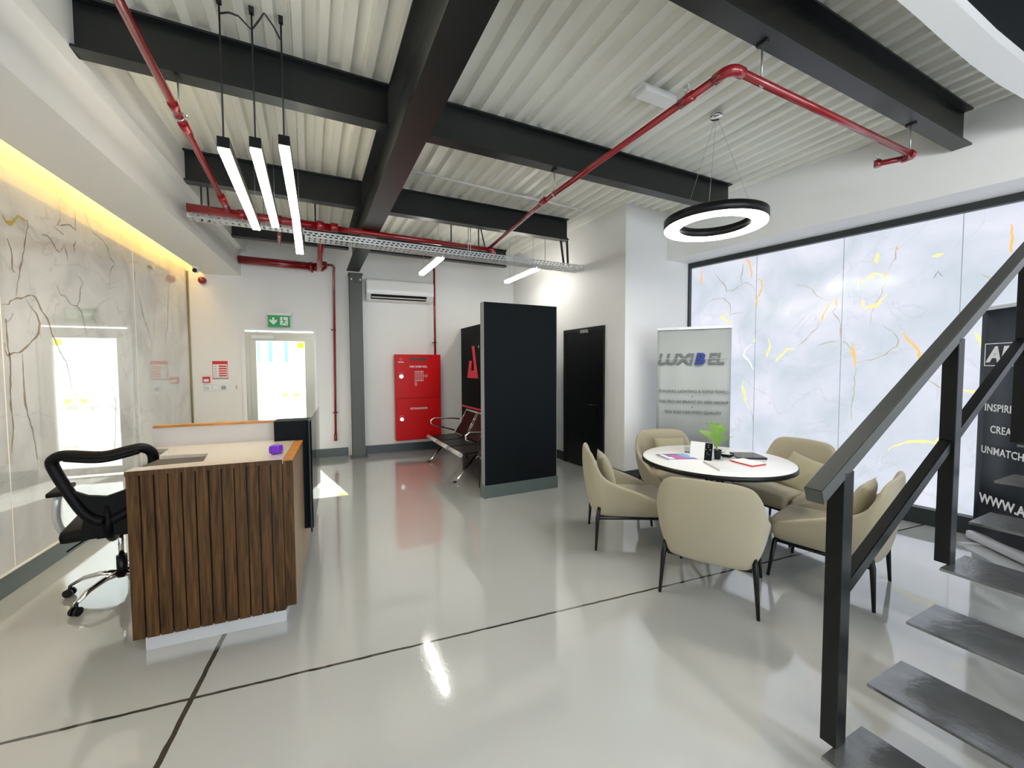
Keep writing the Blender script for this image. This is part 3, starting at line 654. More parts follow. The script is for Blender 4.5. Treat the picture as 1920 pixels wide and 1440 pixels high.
f2 = mb.b.faces.new([mb.b.verts.new((x, y-.001, z)) for x, z in ((-.75, 1.05), (-.66, 1.05), (-.70, 1.11), (-.77, 1.11))]); f2.material_index = 1
mb.build('glass_emblem', ['greyfilm', 'yellowfilm'], g)
letters('group', .13, face_mtx((-1.12, y, .99), (-1, 0, 0)), 'greyfilm', g, 'glass_lettering')
# exit sign
ex = thing('exit_sign', 'green emergency exit sign with arrow and running figure above the glass door', 'sign', frame(-.935, YF-.09, 2.19))
mb = MB(); mb.box(-.18, .18, -.03, .09, .185, .225, bev=.006); mb.build('housing', 'white', ex)
mb = MB(); mb.box(-.155, .155, -.004, .004, .0, .185); mb.build('sign_plate', 'greenplastic', ex)
mb = MB()
mb.b.faces.new([mb.b.verts.new((x, -.005, z)) for x, z in ((-.095, .15), (-.065, .15), (-.065, .10), (-.03, .125), (-.03, .085), (-.08, .035), (-.13, .085), (-.13, .125), (-.095, .10))])
mb.b.faces.new([mb.b.verts.new((x, -.005, z)) for x, z in ((.015, .03), (.125, .03), (.125, .16), (.015, .16))])
mb.build('arrow_mark', 'signwhite', ex)
mb = MB()
mb.prism([(0, 0)]*0 or [(.058+.012*cos(a), .142+.012*sin(a)) for a in [i*pi/4 for i in range(8)]], -.0015, 0)
for pl_ in (((.055, .125), (.085, .115), (.078, .08), (.058, .085)), ((.055, .125), (.02, .11), (.022, .103), (.058, .113)), ((.085, .115), (.105, .10), (.118, .105), (.118, .098), (.104, .09), (.082, .105)),
           ((.060, .09), (.078, .085), (.092, .065), (.122, .05), (.118, .042), (.085, .056)), ((.058, .09), (.07, .085), (.062, .055), (.03, .033), (.025, .04), (.05, .06))):
    mb.prism(list(pl_), -.0015, 0)
mb.xf(Matrix(((1, 0, 0, 0), (0, 0, -1, -.0062), (0, 1, 0, 0), (0, 0, 0, 1)))); mb.build('running_figure', 'greenplastic', ex)
# siren, camera
sn = thing('fire_alarm_sounder', 'round red fire alarm sounder on the far wall beside the marble corner', 'alarm', frame(-1.955, YF, 2.87))
mb = MB(); mb.lathe([(0, 0), (.052, 0), (.055, .02), (.05, .05), (.035, .075), (.012, .085), (0, .086)], 24); mb.xf(Matrix.Rotation(radians(90), 4, 'X')); mb.build('sounder_body', 'red', sn)
cm = thing('security_camera', 'small white security camera with dark lens under the bulkhead corner', 'camera', frame(-1.90, 7.15, 2.976))
mb = MB(); mb.lathe([(0, 0), (.045, 0), (.045, -.02), (.03, -.03), (0, -.03)], 20); mb.build('mount', 'white', cm)
mb = MB(); mb.lathe([(0, 0), (.033, 0), (.035, .03), (.033, .085), (0, .085)], 20); mb.xf(Matrix.Translation((0, .02, -.05)) @ Matrix.Rotation(radians(100), 4, 'X')); mb.build('camera_body', 'white', cm)
mb = MB(); mb.lathe([(0, 0), (.03, 0), (.026, .012), (0, .016)], 20); mb.xf(Matrix.Translation((0, -.062, -.064)) @ Matrix.Rotation(radians(100), 4, 'X')); mb.build('lens', 'black', cm)
# notice, call point, switches
fn = thing('fire_notice', 'red and white fire instruction notice on the far wall left of the glass door', 'sign', frame(-1.77, YF, 1.358))
MB().box(-.10, .10, -.004, 0, 0, .285).build('notice_board', 'signwhite', fn)
mb = MB(); mb.box(-.10, .10, -.006, -.004, .235, .285); mb.box(-.10, -.094, -.006, -.004, 0, .236); mb.box(.094, .10, -.006, -.004, 0, .236); mb.build('red_border', 'redsign', fn)
for k in range(5):
    MB().box(-.02, .085, -.006, -.004, .045+.037*k, .067+.037*k).build('red_bar', 'redsign', fn)
    MB().box(-.075, -.045, -.006, -.004, .05+.037*k, .060+.037*k).build('pictogram', 'greyplastic', fn)
MB().box(-.094, .094, -.006, -.004, .002, .026).build('bottom_strip', 'greyplastic', fn)
cp = thing('fire_call_point', 'small red square fire call point below and left of the red notice', 'alarm', frame(-1.95, YF, 1.31))
MB().box(-.047, .047, -.03, 0, 0, .09, bev=.004).build('body', 'redsign', cp)
MB().box(-.032, .032, -.033, -.03, .015, .055).build('press_panel', 'signwhite', cp)
for i, (x, m_) in enumerate(((-1.948, 'alu'), (-1.838, 'galv'), (-1.734, 'greyplastic'))):
    s = thing('wall_switch', ('silver wall switch directly under the red call point', 'middle silver wall switch of the row of three by the exit door', 'grey wall switch of the row of three nearest the exit door')[i], 'switch', frame(x, YF, 1.18), 'wall switches')
    MB().box(-.044, .044, -.008, 0, 0, .095, bev=.002).build('switch_plate', 'galv', s)
    MB().box(-.030, .030, -.012, -.008, .018, .075).build('rocker', m_ if m_ != 'galv' else 'white', s)
s = thing('door_release', 'pale door release plate between the grey switch and the exit door', 'switch', frame(-1.60, YF, 1.18))
MB().box(-.05, .05, -.008, 0, 0, .095).build('plate', 'wall', s); MB().box(.03, .04, -.012, -.008, .02, .08).build('button', 'greyplastic', s)
# air conditioner
ac = thing('air_conditioner', 'white split air conditioner high on the far wall beside the steel column', 'air conditioner', frame(.972, YF, 2.69))
mb = MB(); pts = [(0, 0), (0, .37), (-.14, .375), (-.20, .34), (-.21, .16), (-.205, .12), (-.06, 0)]
a = [mb.b.verts.new((-.575, y, z)) for y, z in pts]; c = [mb.b.verts.new((.575, y, z)) for y, z in pts]; n = len(pts)
mb.b.faces.new(a); mb.b.faces.new(c[::-1])
for i in range(n): mb.b.faces.new((a[i], a[(i+1) % n], c[(i+1) % n], c[i]))
bmesh.ops.bevel(mb.b, geom=list(mb.b.edges), offset=.012, segments=2, affect='EDGES'); mb.build('casing', 'white', ac)
mb = MB(); d = Vector((0, -.145, .12)).normalized(); mb.box(-.50, .45, -.004, .004, -.05, .055)
mb.xf(Matrix.Translation((0, -.146, .066)) @ Matrix.Rotation(radians(50.4), 4, 'X')); ao = mb.build('air_outlet', 'black', ac)
mb = MB(); mb.box(-.49, .44, -.012, -.004, -.006, .012); mb.xf(Matrix.Translation((0, -.146, .062)) @ Matrix.Rotation(radians(50.4), 4, 'X')); mb.build('louvre', 'white', ao)
# fire cabinet
fc = thing('fire_hose_cabinet', 'tall red fire hose cabinet hung on the far wall right of the column', 'cabinet', frame(1.255, 7.45, .22))
mb = MB(); mb.box(-.405, .405, .02, .20, 0, 1.54, bev=.006); mb.build('cabinet_body', 'redcab', fc)
mb = MB(); mb.box(-.395, .395, 0, .018, .76, 1.53, bev=.004); ud = mb.build('upper_door', 'redcab', fc)
mb = MB(); mb.box(-.395, .395, 0, .018, .01, .755, bev=.004); ld = mb.build('lower_door', 'redcab', fc)
for z in (1.15, .39):
    MB().tube([(-.305, 0, z), (-.305, -.02, z)], .034, 20).build('lock', 'chrome', ud if z > 1 else ld)
    mb = MB(); mb.tube([(-.305+.05*cos(a_), -.003, z+.012+.05*sin(a_)) for a_ in [radians(40+100*i/8) for i in range(9)]], .008, 4, flat=.3); mb.build('lock_arrow', 'lettering_white', ud if z > 1 else ld)
MB().box(-.16, .16, -.004, 0, 1.43, 1.475).build('vent_plate', 'greydesk', ud)
letters('FIRE HOSE REEL', .045, face_mtx((.0, -.004, 1.32), (1, 0, 0)), 'lettering_white', ud, bold=.001)
letters('EXTINGUISHER', .045, face_mtx((.0, -.004, .57), (1, 0, 0)), 'lettering_white', ld, bold=.001)
mb = MB()
for i in range(6): mb.box(-.065+.028*i, -.059+.028*i, -.004, -.001, 1.07, 1.235)
mb.box(-.068, .084, -.004, -.001, 1.235, 1.241); mb.box(-.068, .084, -.004, -.001, 1.064, 1.07)
for (cx_, cz, r_) in ((.135, 1.155, .022), (-.05, 1.03, .018), (-.05, .995, .018)):
    mb.tube([(cx_+r_*cos(i*pi/6), -.003, cz+r_*sin(i*pi/6)) for i in range(13)], .003, 4, cap=False)
mb.box(.084, .115, -.004, -.001, 1.152, 1.159); mb.build('hose_pictogram', 'lettering_white', ud)
mb = MB()
for i in range(5):
    a_ = radians(90+72*i); mb.tube([(-.305+.012*cos(a_), -.003, 1.45+.012*sin(a_)), (-.305+.03*cos(a_), -.003, 1.45+.03*sin(a_))], [.010, .006], 6, flat=.3)
mb.box(-.355, -.255, -.004, -.001, 1.395, 1.41); mb.build('maker_emblem', 'lettering_white', ud)

# ================================================================== DARK DOOR
d2 = bpy.data.objects.new('door_2', None); C.objects.link(d2); d2.matrix_world = mdw; d2['kind'] = 'structure'
y0, y1 = .40, 1.40
mb = MB(); mb.box(-.03, .0, y0, y0+.06, 0, 2.11); mb.box(-.03, .0, y1-.06, y1, 0, 2.11); mb.box(-.03, .0, y0+.06, y1-.06, 2.05, 2.11); mb.build('door_frame', 'steel', d2)
MB().box(-.018, .0, y0+.064, y1-.064, .01, 2.046).build('door_leaf', 'steel', d2)
mb = MB(); mb.tube([(-.02, y0+.13, .98), (-.06, y0+.13, .98), (-.065, y0+.15, .98), (-.065, y0+.27, .98)], .009, 10); mb.box(-.024, -.018, y0+.11, y0+.15, .84, 1.02); mb.build('door_handle', 'black', d2)
MB().box(-.045, -.018, .76, .93, 2.03, 2.08, bev=.003).build('magnetic_lock', 'greyplastic', d2)

# ================================================================== BLACK PARTITIONS
bp = thing('display_panel', 'tall free standing black panel with grey edges and grey skirting near the room centre', 'partition', frame(1.50, 4.489, 0, HA))
mb = MB(); mb.box(.004, .985, 0, .004, .15, 2.285); mb.build('panel_face', 'blackmatte', bp)
mb = MB(); mb.box(0, .004, 0, .10, .15, 2.285); mb.box(.004, .985, .004, .10, .15, 2.28); mb.box(.985, .989, 0, .10, .15, 2.285); mb.build('panel_core', 'greyedge', bp)
mb = MB(); mb.box(-.010, .999, -.012, .112, 0, .15); mb.build('panel_skirting', 'grayboard', bp)
pt = thing('logo_partition', 'black wall partition with a red letter logo and red line behind the waiting bench', 'partition', frame(2.10-.0, 7.64, 0, -4))
MB().box(0, .10, -2.93, 0, 0, 2.26).build('partition_board', 'blackmatte', pt)
S0 = 7.475
def pq(s, z, x=-.002): return (x, s-S0, z)
mb = MB()
mb.b.faces.new([mb.b.verts.new(pq(s, z)) for s, z in ((6.908, 1.906), (6.78, 1.901), (6.70, 1.62), (6.80, 1.468), (6.82, 1.60))])
mb.b.faces.new([mb.b.verts.new(pq(s, z)) for s, z in ((6.70, 1.62), (6.605, 1.333), (6.80, 1.468))])
mb.b.faces.new([mb.b.verts.new(pq(s, z)) for s, z in ((6.605, 1.333), (7.148, 1.331), (6.945, 1.47), (6.80, 1.468))])
mb.b.faces.new([mb.b.verts.new(pq(s, z)) for s, z in ((7.148, 1.331), (7.036, 1.643), (6.899, 1.641), (6.945, 1.47))])
mb.build('red_logo', 'logored', pt)
mb = MB(); mb.box(-.003, 0, -2.93, 0, .775, .81); mb.build('red_line', 'logored', pt)
MB().box(-.003, 0, -.92, -.88, 1.86, 1.90).build('trademark_sign', 'greyplastic', pt)

# ================================================================== WAITING BENCH
wb = thing('waiting_bench', 'three seat black and chrome waiting bench in front of the logo partition', 'bench', MA @ Matrix.Translation((1.72, 4.99, 0)))
for i in range(3):
    y = .02+.55*i
    se = MB().box(.03, .47, y, y+.51, .395, .415, bev=.008).build('seat', 'black', wb)
    mb = MB(); mb.tube([(0, y, .395), (0, y+.52, .395)], .030, 16); mb.build('seat_roll', 'galv', se)
    mb = MB(); v = [(.47, .43), (.66, .80), (.675, .79), (.485, .42)]
    a = [mb.b.verts.new((x, y, z)) for x, z in v]; c = [mb.b.verts.new((x, y+.51, z)) for x, z in v]
    mb.b.faces.new(a); mb.b.faces.new(c[::-1])
    for j in range(4): mb.b.faces.new((a[j], a[(j+1) % 4], c[(j+1) % 4], c[j]))
    br = mb.build('backrest', 'black', wb)
    MB().tube([(.668, y, .80), (.668, y+.51, .80)], .016, 12).build('back_roll', 'galv', br)
    for yy in (y+.01, y+.50): MB().tube([(.46, yy, .42), (.655, yy, .79)], .009, 8).build('back_tube', 'chrome', br)
MB().box(.28, .33, 0, 1.70, .34, .39).build('cross_beam', 'steel', wb)
for y in (.18, 1.50):
    MB().tube([(.30, y, .35), (.02, y+.0, .05), (-.02, y, .025)], [.022, .018, .018], 10).build('leg', 'chrome', wb)
    MB().tube([(.30, y, .35), (.58, y, .05), (.62, y, .025)], [.022, .018, .018], 10).build('leg', 'chrome', wb)
    for x in (-.03, .62): MB().lathe([(0, 0), (.024, 0), (.024, .015), (0, .02)], 12, cx=x, cy=y).build('foot_pad', 'black', wb)
for y in (-.02, 1.67):
    MB().tube([(.46, y, .46), (.14, y, .56), (.06, y, .60), (.055, y, .655), (.11, y, .685), (.42, y, .665), (.55, y, .65)], .013, 10).build('armrest', 'chrome', wb)
st = thing('side_table', 'small round black side table half hidden behind the black panel', 'table', frame(1.712, 4.855, 0))
MB().lathe([(0, .43), (.17, .43), (.175, .44), (.17, .45), (0, .45)], 32).build('table_top', 'black', st)
for a_ in (146, 266, 26): MB().tube([(.155*cos(radians(a_)), .155*sin(radians(a_)), .44), (.155*cos(radians(a_)), .155*sin(radians(a_)), 0)], .007, 8).build('leg', 'black', st)
MB().lathe([(0, .18), (.13, .18), (.13, .19), (0, .19)], 24).build('lower_shelf', 'black', st)

# ================================================================== RECEPTION DESK
dk = thing('reception_desk', 'slatted walnut reception desk with a cream top in the left foreground', 'desk', frame(0, 0))
YD = 2.75
mb = MB(); mb.box(-1.075, -.345, YD+.012, YD+.04, .085, .975); mb.build('end_panel', 'black', dk)
n = 12; x0 = -1.075; pw = .73/n
for i in range(n):
    mb = MB(); mb.box(x0+pw*i+.0035, x0+pw*(i+1)-.0035, YD-.004, YD+.014, .085, .975, bev=.002); mb.build('slat', 'wood', dk)
MB().box(-1.075, -.345, YD-.006, YD+.04, .975, 1.0).build('top_edge', 'wood', dk)
mb = MB(); mb.box(-.345, -.292, YD+.002, YD+.022, .105, 1.0); mb.build('corner_strip', 'wood', dk)
mb = MB(); mb.box(-.340, -.290, YD+.022, 3.42, .105, .99); mb.box(-.335, -.29, 3.42, 5.0, .105, .9); mb.build('side_panel', 'oakside', dk)
MB().box(-.342, -.288, YD+.0, 3.42, .99, 1.002).build('side_cap', 'oak', dk)
mb = MB(); mb.prism([(-.342, YD+.0), (-.342, 3.50), (-1.19, 3.50), (-1.19, 3.44), (-1.09, 3.40), (-1.06, 3.15), (-.80, 3.11), (-.76, 2.86), (-1.07, 2.83), (-1.07, YD)], .975, 1.004); mb.build('worktop', 'cream', dk)
MB().prism([(-.76, 2.86), (-.80, 3.11), (-1.06, 3.13), (-1.085, 2.80), (-1.07, 2.83)], .955, .985).build('lower_shelf', 'greydesk', dk)
MB().box(-1.092, -1.076, 2.80, 2.84, .60, .985).build('shelf_support', 'greydesk', dk)
mb = MB(); mb.box(-1.20, -.475, 3.50, 3.54, .955, 1.135); mb.build('back_panel', 'whitematte', dk)
MB().box(-1.205, -.475, 3.49, 3.56, 1.135, 1.15).build('ledge_top', 'oak', dk)
mb = MB(); mb.box(-.475, -.245, 3.41, 3.60, .33, 1.148); mb.build('black_pillar', 'blackmatte', dk)
mb = MB(); mb.box(-.247, -.236, 3.36, 3.62, .315, 1.150); mb.build('black_glass', 'black', dk)
MB().box(-.235, -.229, 3.40, 4.50, .33, 1.150).build('glass_screen', 'screen', dk)
mb = MB(); mb.box(-1.03, -.35, YD+.03, YD+.05, 0, .085); mb.box(-.37, -.35, YD+.05, 4.9, 0, .10); mb.build('kick_plate', 'skirtwhite', dk)
pdm = MB(); pdm.box(-1.115, -.80, 2.88, 3.1, .03, .595); pdm.build('drawer_pedestal', 'greydesk', dk)
one(MB().box(-.035, .035, -.03, .03, 0, .055, bev=.02), 'purple_packet', 'purple', 'crumpled purple packet on the cream desk top beside the black pillar', 'packet', mtx=frame(-.40, 2.93, 1.005, 20))

# ================================================================== OFFICE CHAIR
oc = thing('office_chair', 'black mesh back office chair with chrome star base behind the reception desk', 'office chair', frame(-1.45, 3.62, 0, -13))
yb = -.36
fr_pts = [(-.02, .60), (-.10, .66), (-.17, .80), (-.245, .99), (-.235, 1.045), (-.17, 1.062), (0, 1.04), (.13, 1.062), (.20, 1.065), (.245, 1.02), (.245, .93), (.20, .78), (.12, .66), (.02, .60)]
def sm(pts, k=3):
    out = []
    n = len(pts)
    for i in range(n-1):
        p0, p1, p2, p3 = [Vector(pts[max(0, min(n-1, j))]) for j in (i-1, i, i+1, i+2)]
        for s_ in range(k):
            t_ = s_/k; out.append(.5*((2*p1)+(-p0+p2)*t_+(2*p0-5*p1+4*p2-p3)*t_*t_+(-p0+3*p1-3*p2+p3)*t_**3))
    out.append(Vector(pts[-1])); return out
fr_pts = [(x*.90, .58+(z-.58)*.94) for x, z in fr_pts]
bp_ = [(x, yb-.10*(z-.6)+ (.06*(x/.245)**2), z) for x, z in fr_pts]
MB().tube(sm(bp_, 4), [.033]*len(sm(bp_, 4)), 12, flat=.9).build('back_frame', 'mesh', oc)
mb = MB(); mb.tube(sm([(-.16, yb-.02, 1.015), (0, yb-.045, .992), (.16, yb-.02, 1.02)], 6), .038, 12, flat=.5); mb.build('top_rail', 'mesh', oc)
# lower back plate
mb = MB(); v = [(-.195, .87), (-.15, .82), (-.08, .775), (.0, .755), (.08, .78), (.15, .82), (.20, .87), (.20, .60), (.12, .50), (-.13, .50), (-.10, .66), (-.14, .72)]
fa = [mb.b.verts.new((x, yb+.0-.08*(z-.6), z)) for x, z in v]; fb = [mb.b.verts.new((x, yb+.03-.08*(z-.6), z)) for x, z in v]
mb.b.faces.new(fa); mb.b.faces.new(fb[::-1])
for i in range(len(v)): mb.b.faces.new((fa[i], fa[(i+1) % len(v)], fb[(i+1) % len(v)], fb[i]))
mb.build('lumbar_plate', 'mesh', oc)
mb = MB(); mb.tube([(0, yb+.02, .70), (0, yb+.02, .52), (0, yb+.12, .46), (0, -.05, .45)], .03, 10); mb.build('back_bracket', 'mesh', oc)
mb = MB(); mb.box(-.24, .24, -.27, .24, .465, .545, bev=.035); mb.build('seat', 'mesh', oc, smooth=True)
MB().box(-.10, .10, -.12, .10, .42, .466, bev=.01).build('tilt_mechanism', 'mesh', oc)
MB().tube([(-.08, 0, .43), (-.17, -.05, .41), (-.24, -.10, .37)], .006, 8).build('lever', 'mesh', oc)
for s_ in (-1, 1):
    asu = MB().tube(sm([(s_*.20, .0, .46), (s_*.265, -.02, .48), (s_*.285, -.06, .58), (s_*.27, -.10, .70), (s_*.265, -.06, .745)], 4), .020, 10).build('arm_support', 'galv' if s_ < 0 else 'mesh', oc)
    mb = MB(); mb.box(s_*.265-.04, s_*.265+.04, -.17, .12, .745, .775, bev=.013); mb.build('arm_pad', 'mesh', asu, smooth=True)
MB().tube([(0, 0, .10), (0, 0, .25)], .030, 16).build('gas_cylinder', 'black', oc)
MB().tube([(0, 0, .24), (0, 0, .43)], .016, 12).build('gas_piston', 'chrome', oc)
for k in range(5):
    a_ = radians(232+72*k); c_, s_ = cos(a_), sin(a_)
    ba = MB().tube([(c_*.02, s_*.02, .13), (c_*.12, s_*.12, .135), (c_*.22, s_*.22, .115), (c_*.29, s_*.29, .075)], [.028, .022, .018, .013], 10, flat=.7).build('base_arm', 'chrome', oc)
    cst = MB()
    for o_ in (-.016, .016):
        q_ = Vector((c_*.30, s_*.30, .027)); dd = Vector((-s_, c_, 0))*o_; cst.tube([q_+dd-Vector((-s_, c_, 0))*.008, q_+dd+Vector((-s_, c_, 0))*.008], .027, 16)
    cst.tube([(c_*.295, s_*.295, .04), (c_*.295, s_*.295, .075)], .010, 8); cst.build('caster', 'black', ba)

# ================================================================== ROUND TABLE
tb = thing('round_table', 'round white topped meeting table with a black edge among the beige armchairs', 'table', frame(2.96, 2.58, 0, -17.7))
mb = MB(); mb.lathe([(0, .742), (.588, .742), (.595, .738), (.595, .734), (0, .734)], 96); mb.build('table_top', 'white', tb)
mb = MB(); mb.lathe([(.0, .700), (.592, .700), (.600, .704), (.600, .738), (.594, .7385)], 96); mb.build('edge_band', 'black', tb)
for k in range(4):
    a_ = radians(45+90*k); mb = MB(); mb.tube([(.06*cos(a_), .06*sin(a_), .69), (.07*cos(a_), .07*sin(a_), .35), (.33*cos(a_), .33*sin(a_), .0)], [.016, .016, .013], 8); mb.build('leg', 'black', tb)
for k in range(2):
    mb = MB(); mb.box(-.40, .40, -.02, .02, .675, .70); mb.xf(Matrix.Rotation(radians(45+90*k), 4, 'Z')); mb.build('cross_bar', 'black', tb)

# ================================================================== ARMCHAIRS
cols = [((.245, .285), (.295, .285), .40), ((.255, .13), (.330, .12), .475), ((.26, -.05), (.345, -.07), .545), ((.258, -.20), (.335, -.235), .60),
        ((.245, -.265), (.325, -.300), .70), ((.205, -.300), (.278, -.355), .818), ((.10, -.315), (.14, -.384), .832), ((0, -.318), (0, -.390), .834)]
full = cols + [((-b_[0], b_[1]), (-t_[0], t_[1]), z) for b_, t_, z in cols[-2::-1]]
def shell_mesh():
    mb = MB(); ZB_ = .275; rings = []
    nC = len(full)
    for i, (bt, tp, tz) in enumerate(full):
        b_, t_ = Vector(bt), Vector(tp)
        prv, nx = full[max(i-1, 0)], full[min(i+1, nC-1)]
        tg = (Vector(nx[1])-Vector(prv[1])).normalized(); inn = Vector((tg.y, -tg.x))      # horizontally inwards
        if inn.dot(Vector((0, 0))-Vector((t_.x, t_.y-.05))) < 0: inn = -inn
        th = .045; pts = []
        for f, bul in ((0, 0), (.12, .012), (.35, .022), (.62, .026 if abs(bt[0]) < .25 else .014), (.85, .010), (.97, .0)):
            q_ = b_.lerp(t_, f) - inn*bul; pts.append((q_.x, q_.y, ZB_+(tz-ZB_)*f))
        m_ = t_+inn*th*.5; pts.append((m_.x, m_.y, tz+.004))
        for f in (.97, .80, .55, .30, .12):
            q_ = b_.lerp(t_, f) + inn*th; pts.append((q_.x, q_.y, ZB_+(tz-ZB_)*f))
        q_ = b_+inn*.04; pts.append((q_.x, q_.y, ZB_))
        rings.append([mb.b.verts.new(p_) for p_ in pts])
    K = len(rings[0])
    for a, c in zip(rings, rings[1:]):
        for j in range(K): mb.b.faces.new((a[j], a[(j+1) % K], c[(j+1) % K], c[j]))
    for e in (rings[0], rings[-1][::-1]):
        for j in range(K//2):
            vs = [e[j], e[(j+1)], e[K-2-j], e[K-1-j]]
            u_ = []
            for v_ in vs:
                if v_ not in u_: u_.append(v_)
            if len(u_) > 2:
                try: mb.b.faces.new(u_)
                except ValueError: pass
    return mb
def make_armchair(label, mtx, group):
    t = thing('armchair', label, 'armchair', mtx, group)
    shell_mesh().build('shell', 'fabric', t, smooth=True, sub=2)
    mb = MB(); mb.box(-.235, .235, -.26, .315, .285, .425, bev=.035)
    for v in mb.b.verts:
        if v.co.z > .38: v.co.z += .018*(1-(v.co.x/.24)**2)
    mb.build('seat', 'fabric', t, smooth=True, sub=1)
    mb = MB(); mb.box(-.25, .25, -.27, .27, .268, .286); mb.build('under_frame', 'black', t)
    for sx in (-1, 1):
        MB().tube([(sx*.262, -.268, .36), (sx*.272, -.285, .27), (sx*.290, -.300, 0)], [.015, .017, .010], 12).build('leg', 'black', t)
        MB().tube([(sx*.250, .262, .275), (sx*.275, .295, 0)], [.017, .010], 12).build('leg', 'black', t)
        MB().tube([(sx*.270, -.275, .262), (sx*.252, .262, .266)], .008, 8).build('stretcher', 'black', t)
    return t
proto = None
TC = Vector((2.96, 2.58))
def copy_tree(o, parent=None):
    c = o.copy(); C.objects.link(c); c.parent = parent
    for ch in o.children: copy_tree(ch, c)
    return c
def hd_to(cx, cy): return math.degrees(atan2(TC.x-cx, TC.y-cy))
chairs = [((2.385, 2.075), 56.4, 'beige armchair with its back to the camera, nearest the viewer at the round table'),
          ((2.33, 2.97), 117.5, 'beige armchair left of the round table, seen from the side'),
          ((3.20, 3.28), 197, 'beige armchair behind the round table in front of the grey banner'),
          ((3.77, 2.55), 268, 'beige armchair at the back right of the table, facing left with a clear square cushion'),
          ((3.22, 1.82), -17.7, 'beige armchair partly hidden behind the stair post, right of the table')]
bpy.context.view_layer.update()
for i, ((x, y), h, l) in enumerate(chairs):
    if proto is None: proto = make_armchair(l, frame(x, y, 0, h), 'beige armchairs around the round table')
    else:
        c = copy_tree(proto); c.matrix_world = frame(x, y, 0, h); c['label'] = l
# cushions leaning on four backs
def cushion_mesh():
    mb = MB(); N_ = 14; V = {}
    for s_ in (1, -1):
        for i in range(N_+1):
            for j in range(N_+1):
                u_, v_ = -1+2*i/N_, -1+2*j/N_
                if s_ < 0 and (i in (0, N_) or j in (0, N_)): V[s_, i, j] = V[1, i, j]; continue
                h_ = (max(0, (1-u_**2)*(1-v_**2)))**.42
                k = 1-.09*(1-abs(u_)**3)*abs(v_)**2; k2 = 1-.09*(1-abs(v_)**3)*abs(u_)**2
                V[s_, i, j] = mb.b.verts.new((.185*u_*k2, s_*.058*h_*(1+.06*sin(7*u_+3*v_)), .185*v_*k))
    for s_ in (1, -1):
        for i in range(N_):
            for j in range(N_):
                vs = [V[s_, i, j], V[s_, i+1, j], V[s_, i+1, j+1], V[s_, i, j+1]]
                try: mb.b.faces.new(vs if s_ > 0 else vs[::-1])
                except ValueError: pass
    return mb
cl = ['beige cushion in the armchair left of the table', 'beige cushion in the armchair before the grey banner, half hidden by the table', 'beige square cushion in the back right armchair, fully in view', 'beige cushion in the armchair behind the stair post']
cp_ = None
for i, k in enumerate((1, 2, 3, 4)):
    (x, y), h, _ = chairs[k]
    if k == 3: m_ = frame(x, y, 0, h) @ Matrix.Translation((-.10, -.10, .55)) @ Matrix.Rotation(radians(38), 4, 'X') @ Matrix.Rotation(radians(-14), 4, 'Y')
    else: m_ = frame(x, y, 0, h) @ Matrix.Translation((-.03, -.175, .585)) @ Matrix.Rotation(radians(17), 4, 'X')
    if cp_ is None: cp_ = one(cushion_mesh(), 'cushion', 'fabric2', cl[0], 'cushion', mtx=m_, group='beige cushions on the armchairs', smooth=True)
    else:
        c = cp_.copy(); C.objects.link(c); c.matrix_world = m_; c['label'] = cl[i]

# ================================================================== ON THE TABLE
ZT = .743
def sheet(pts, z0, h, name, mats, label, cat, extra=None):
    cx = sum(p_[0] for p_ in pts)/4; cy = sum(p_[1] for p_ in pts)/4
    t = thing(name, label, cat, frame(cx, cy, z0))
    L_ = [(a-cx, b_-cy) for a, b_ in pts]
    MB().prism(L_, 0, h).build('pages', mats[0], t)
    if len(mats) > 1: MB().prism(L_, h, h+.0015).build('cover', mats[1], t)
    return t, L_
def lerpq(L_, u, v):
    a = Vector(L_[0]).lerp(Vector(L_[1]), u); b_ = Vector(L_[3]).lerp(Vector(L_[2]), u); return a.lerp(b_, v)
M['magviolet'] = mat('violet_cover_print', (.16, .12, .34), .25, noise=.35, nscale=12); M['magblue'] = mat('blue_cover_print', (.16, .40, .68), .25)
M['magpink'] = mat('pink_cover_print', (.50, .12, .34), .25, noise=.3, nscale=20)
t, L_ = sheet([(2.56, 2.86), (2.52, 2.655), (2.76, 2.57), (2.80, 2.79)], ZT, .012, 'magazine', ['paper', 'magviolet'], 'violet and blue magazine lying left on the round table', 'magazine')
for nm, m_, (u0, u1, v0, v1) in (('cover_photo', 'magblue', (.0, .75, .72, 1)), ('cover_title', 'magpink', (.25, .95, .32, .70)), ('cover_patch', 'paper', (.1, .55, .08, .22)), ('cover_patch', 'paper', (.6, .9, .06, .28))):
    q_ = [lerpq(L_, a, b_) for a, b_ in ((u0, v0), (u1, v0), (u1, v1), (u0, v1))]; MB().prism([tuple(x) for x in q_], .0135, .0145).build(nm, m_, t)
t, L_ = sheet([(2.738, 2.500), (2.62, 2.24), (2.80, 2.15), (2.93, 2.40)], ZT, .014, 'brochure', ['paper', 'white'], 'white glossy brochure lying nearest the front of the round table', 'brochure')
t, L_ = sheet([(2.965, 2.435), (2.955, 2.225), (3.11, 2.225), (3.12, 2.435)], ZT+.004, .012, 'booklet', ['redsign', 'paper'], 'white booklet with red page edges right of the brochure', 'booklet')
MB().prism([(a*1.02, b_*1.02) for a, b_ in L_], -.004, 0).build('back_cover', 'paper', t)
t, L_ = sheet([(3.235, 2.66), (3.10, 2.47), (3.315, 2.36), (3.41, 2.56)], ZT, .016, 'folder', ['steel', 'glass'], 'dark folder with a clear cover at the right of the table', 'folder')
t, L_ = sheet([(3.06, 3.02), (2.90, 2.86), (3.02, 2.76), (3.16, 2.95)], ZT, .010, 'document_tray', ['greydesk', 'greyplastic'], 'flat grey folder at the far side of the table behind the calendar', 'folder')
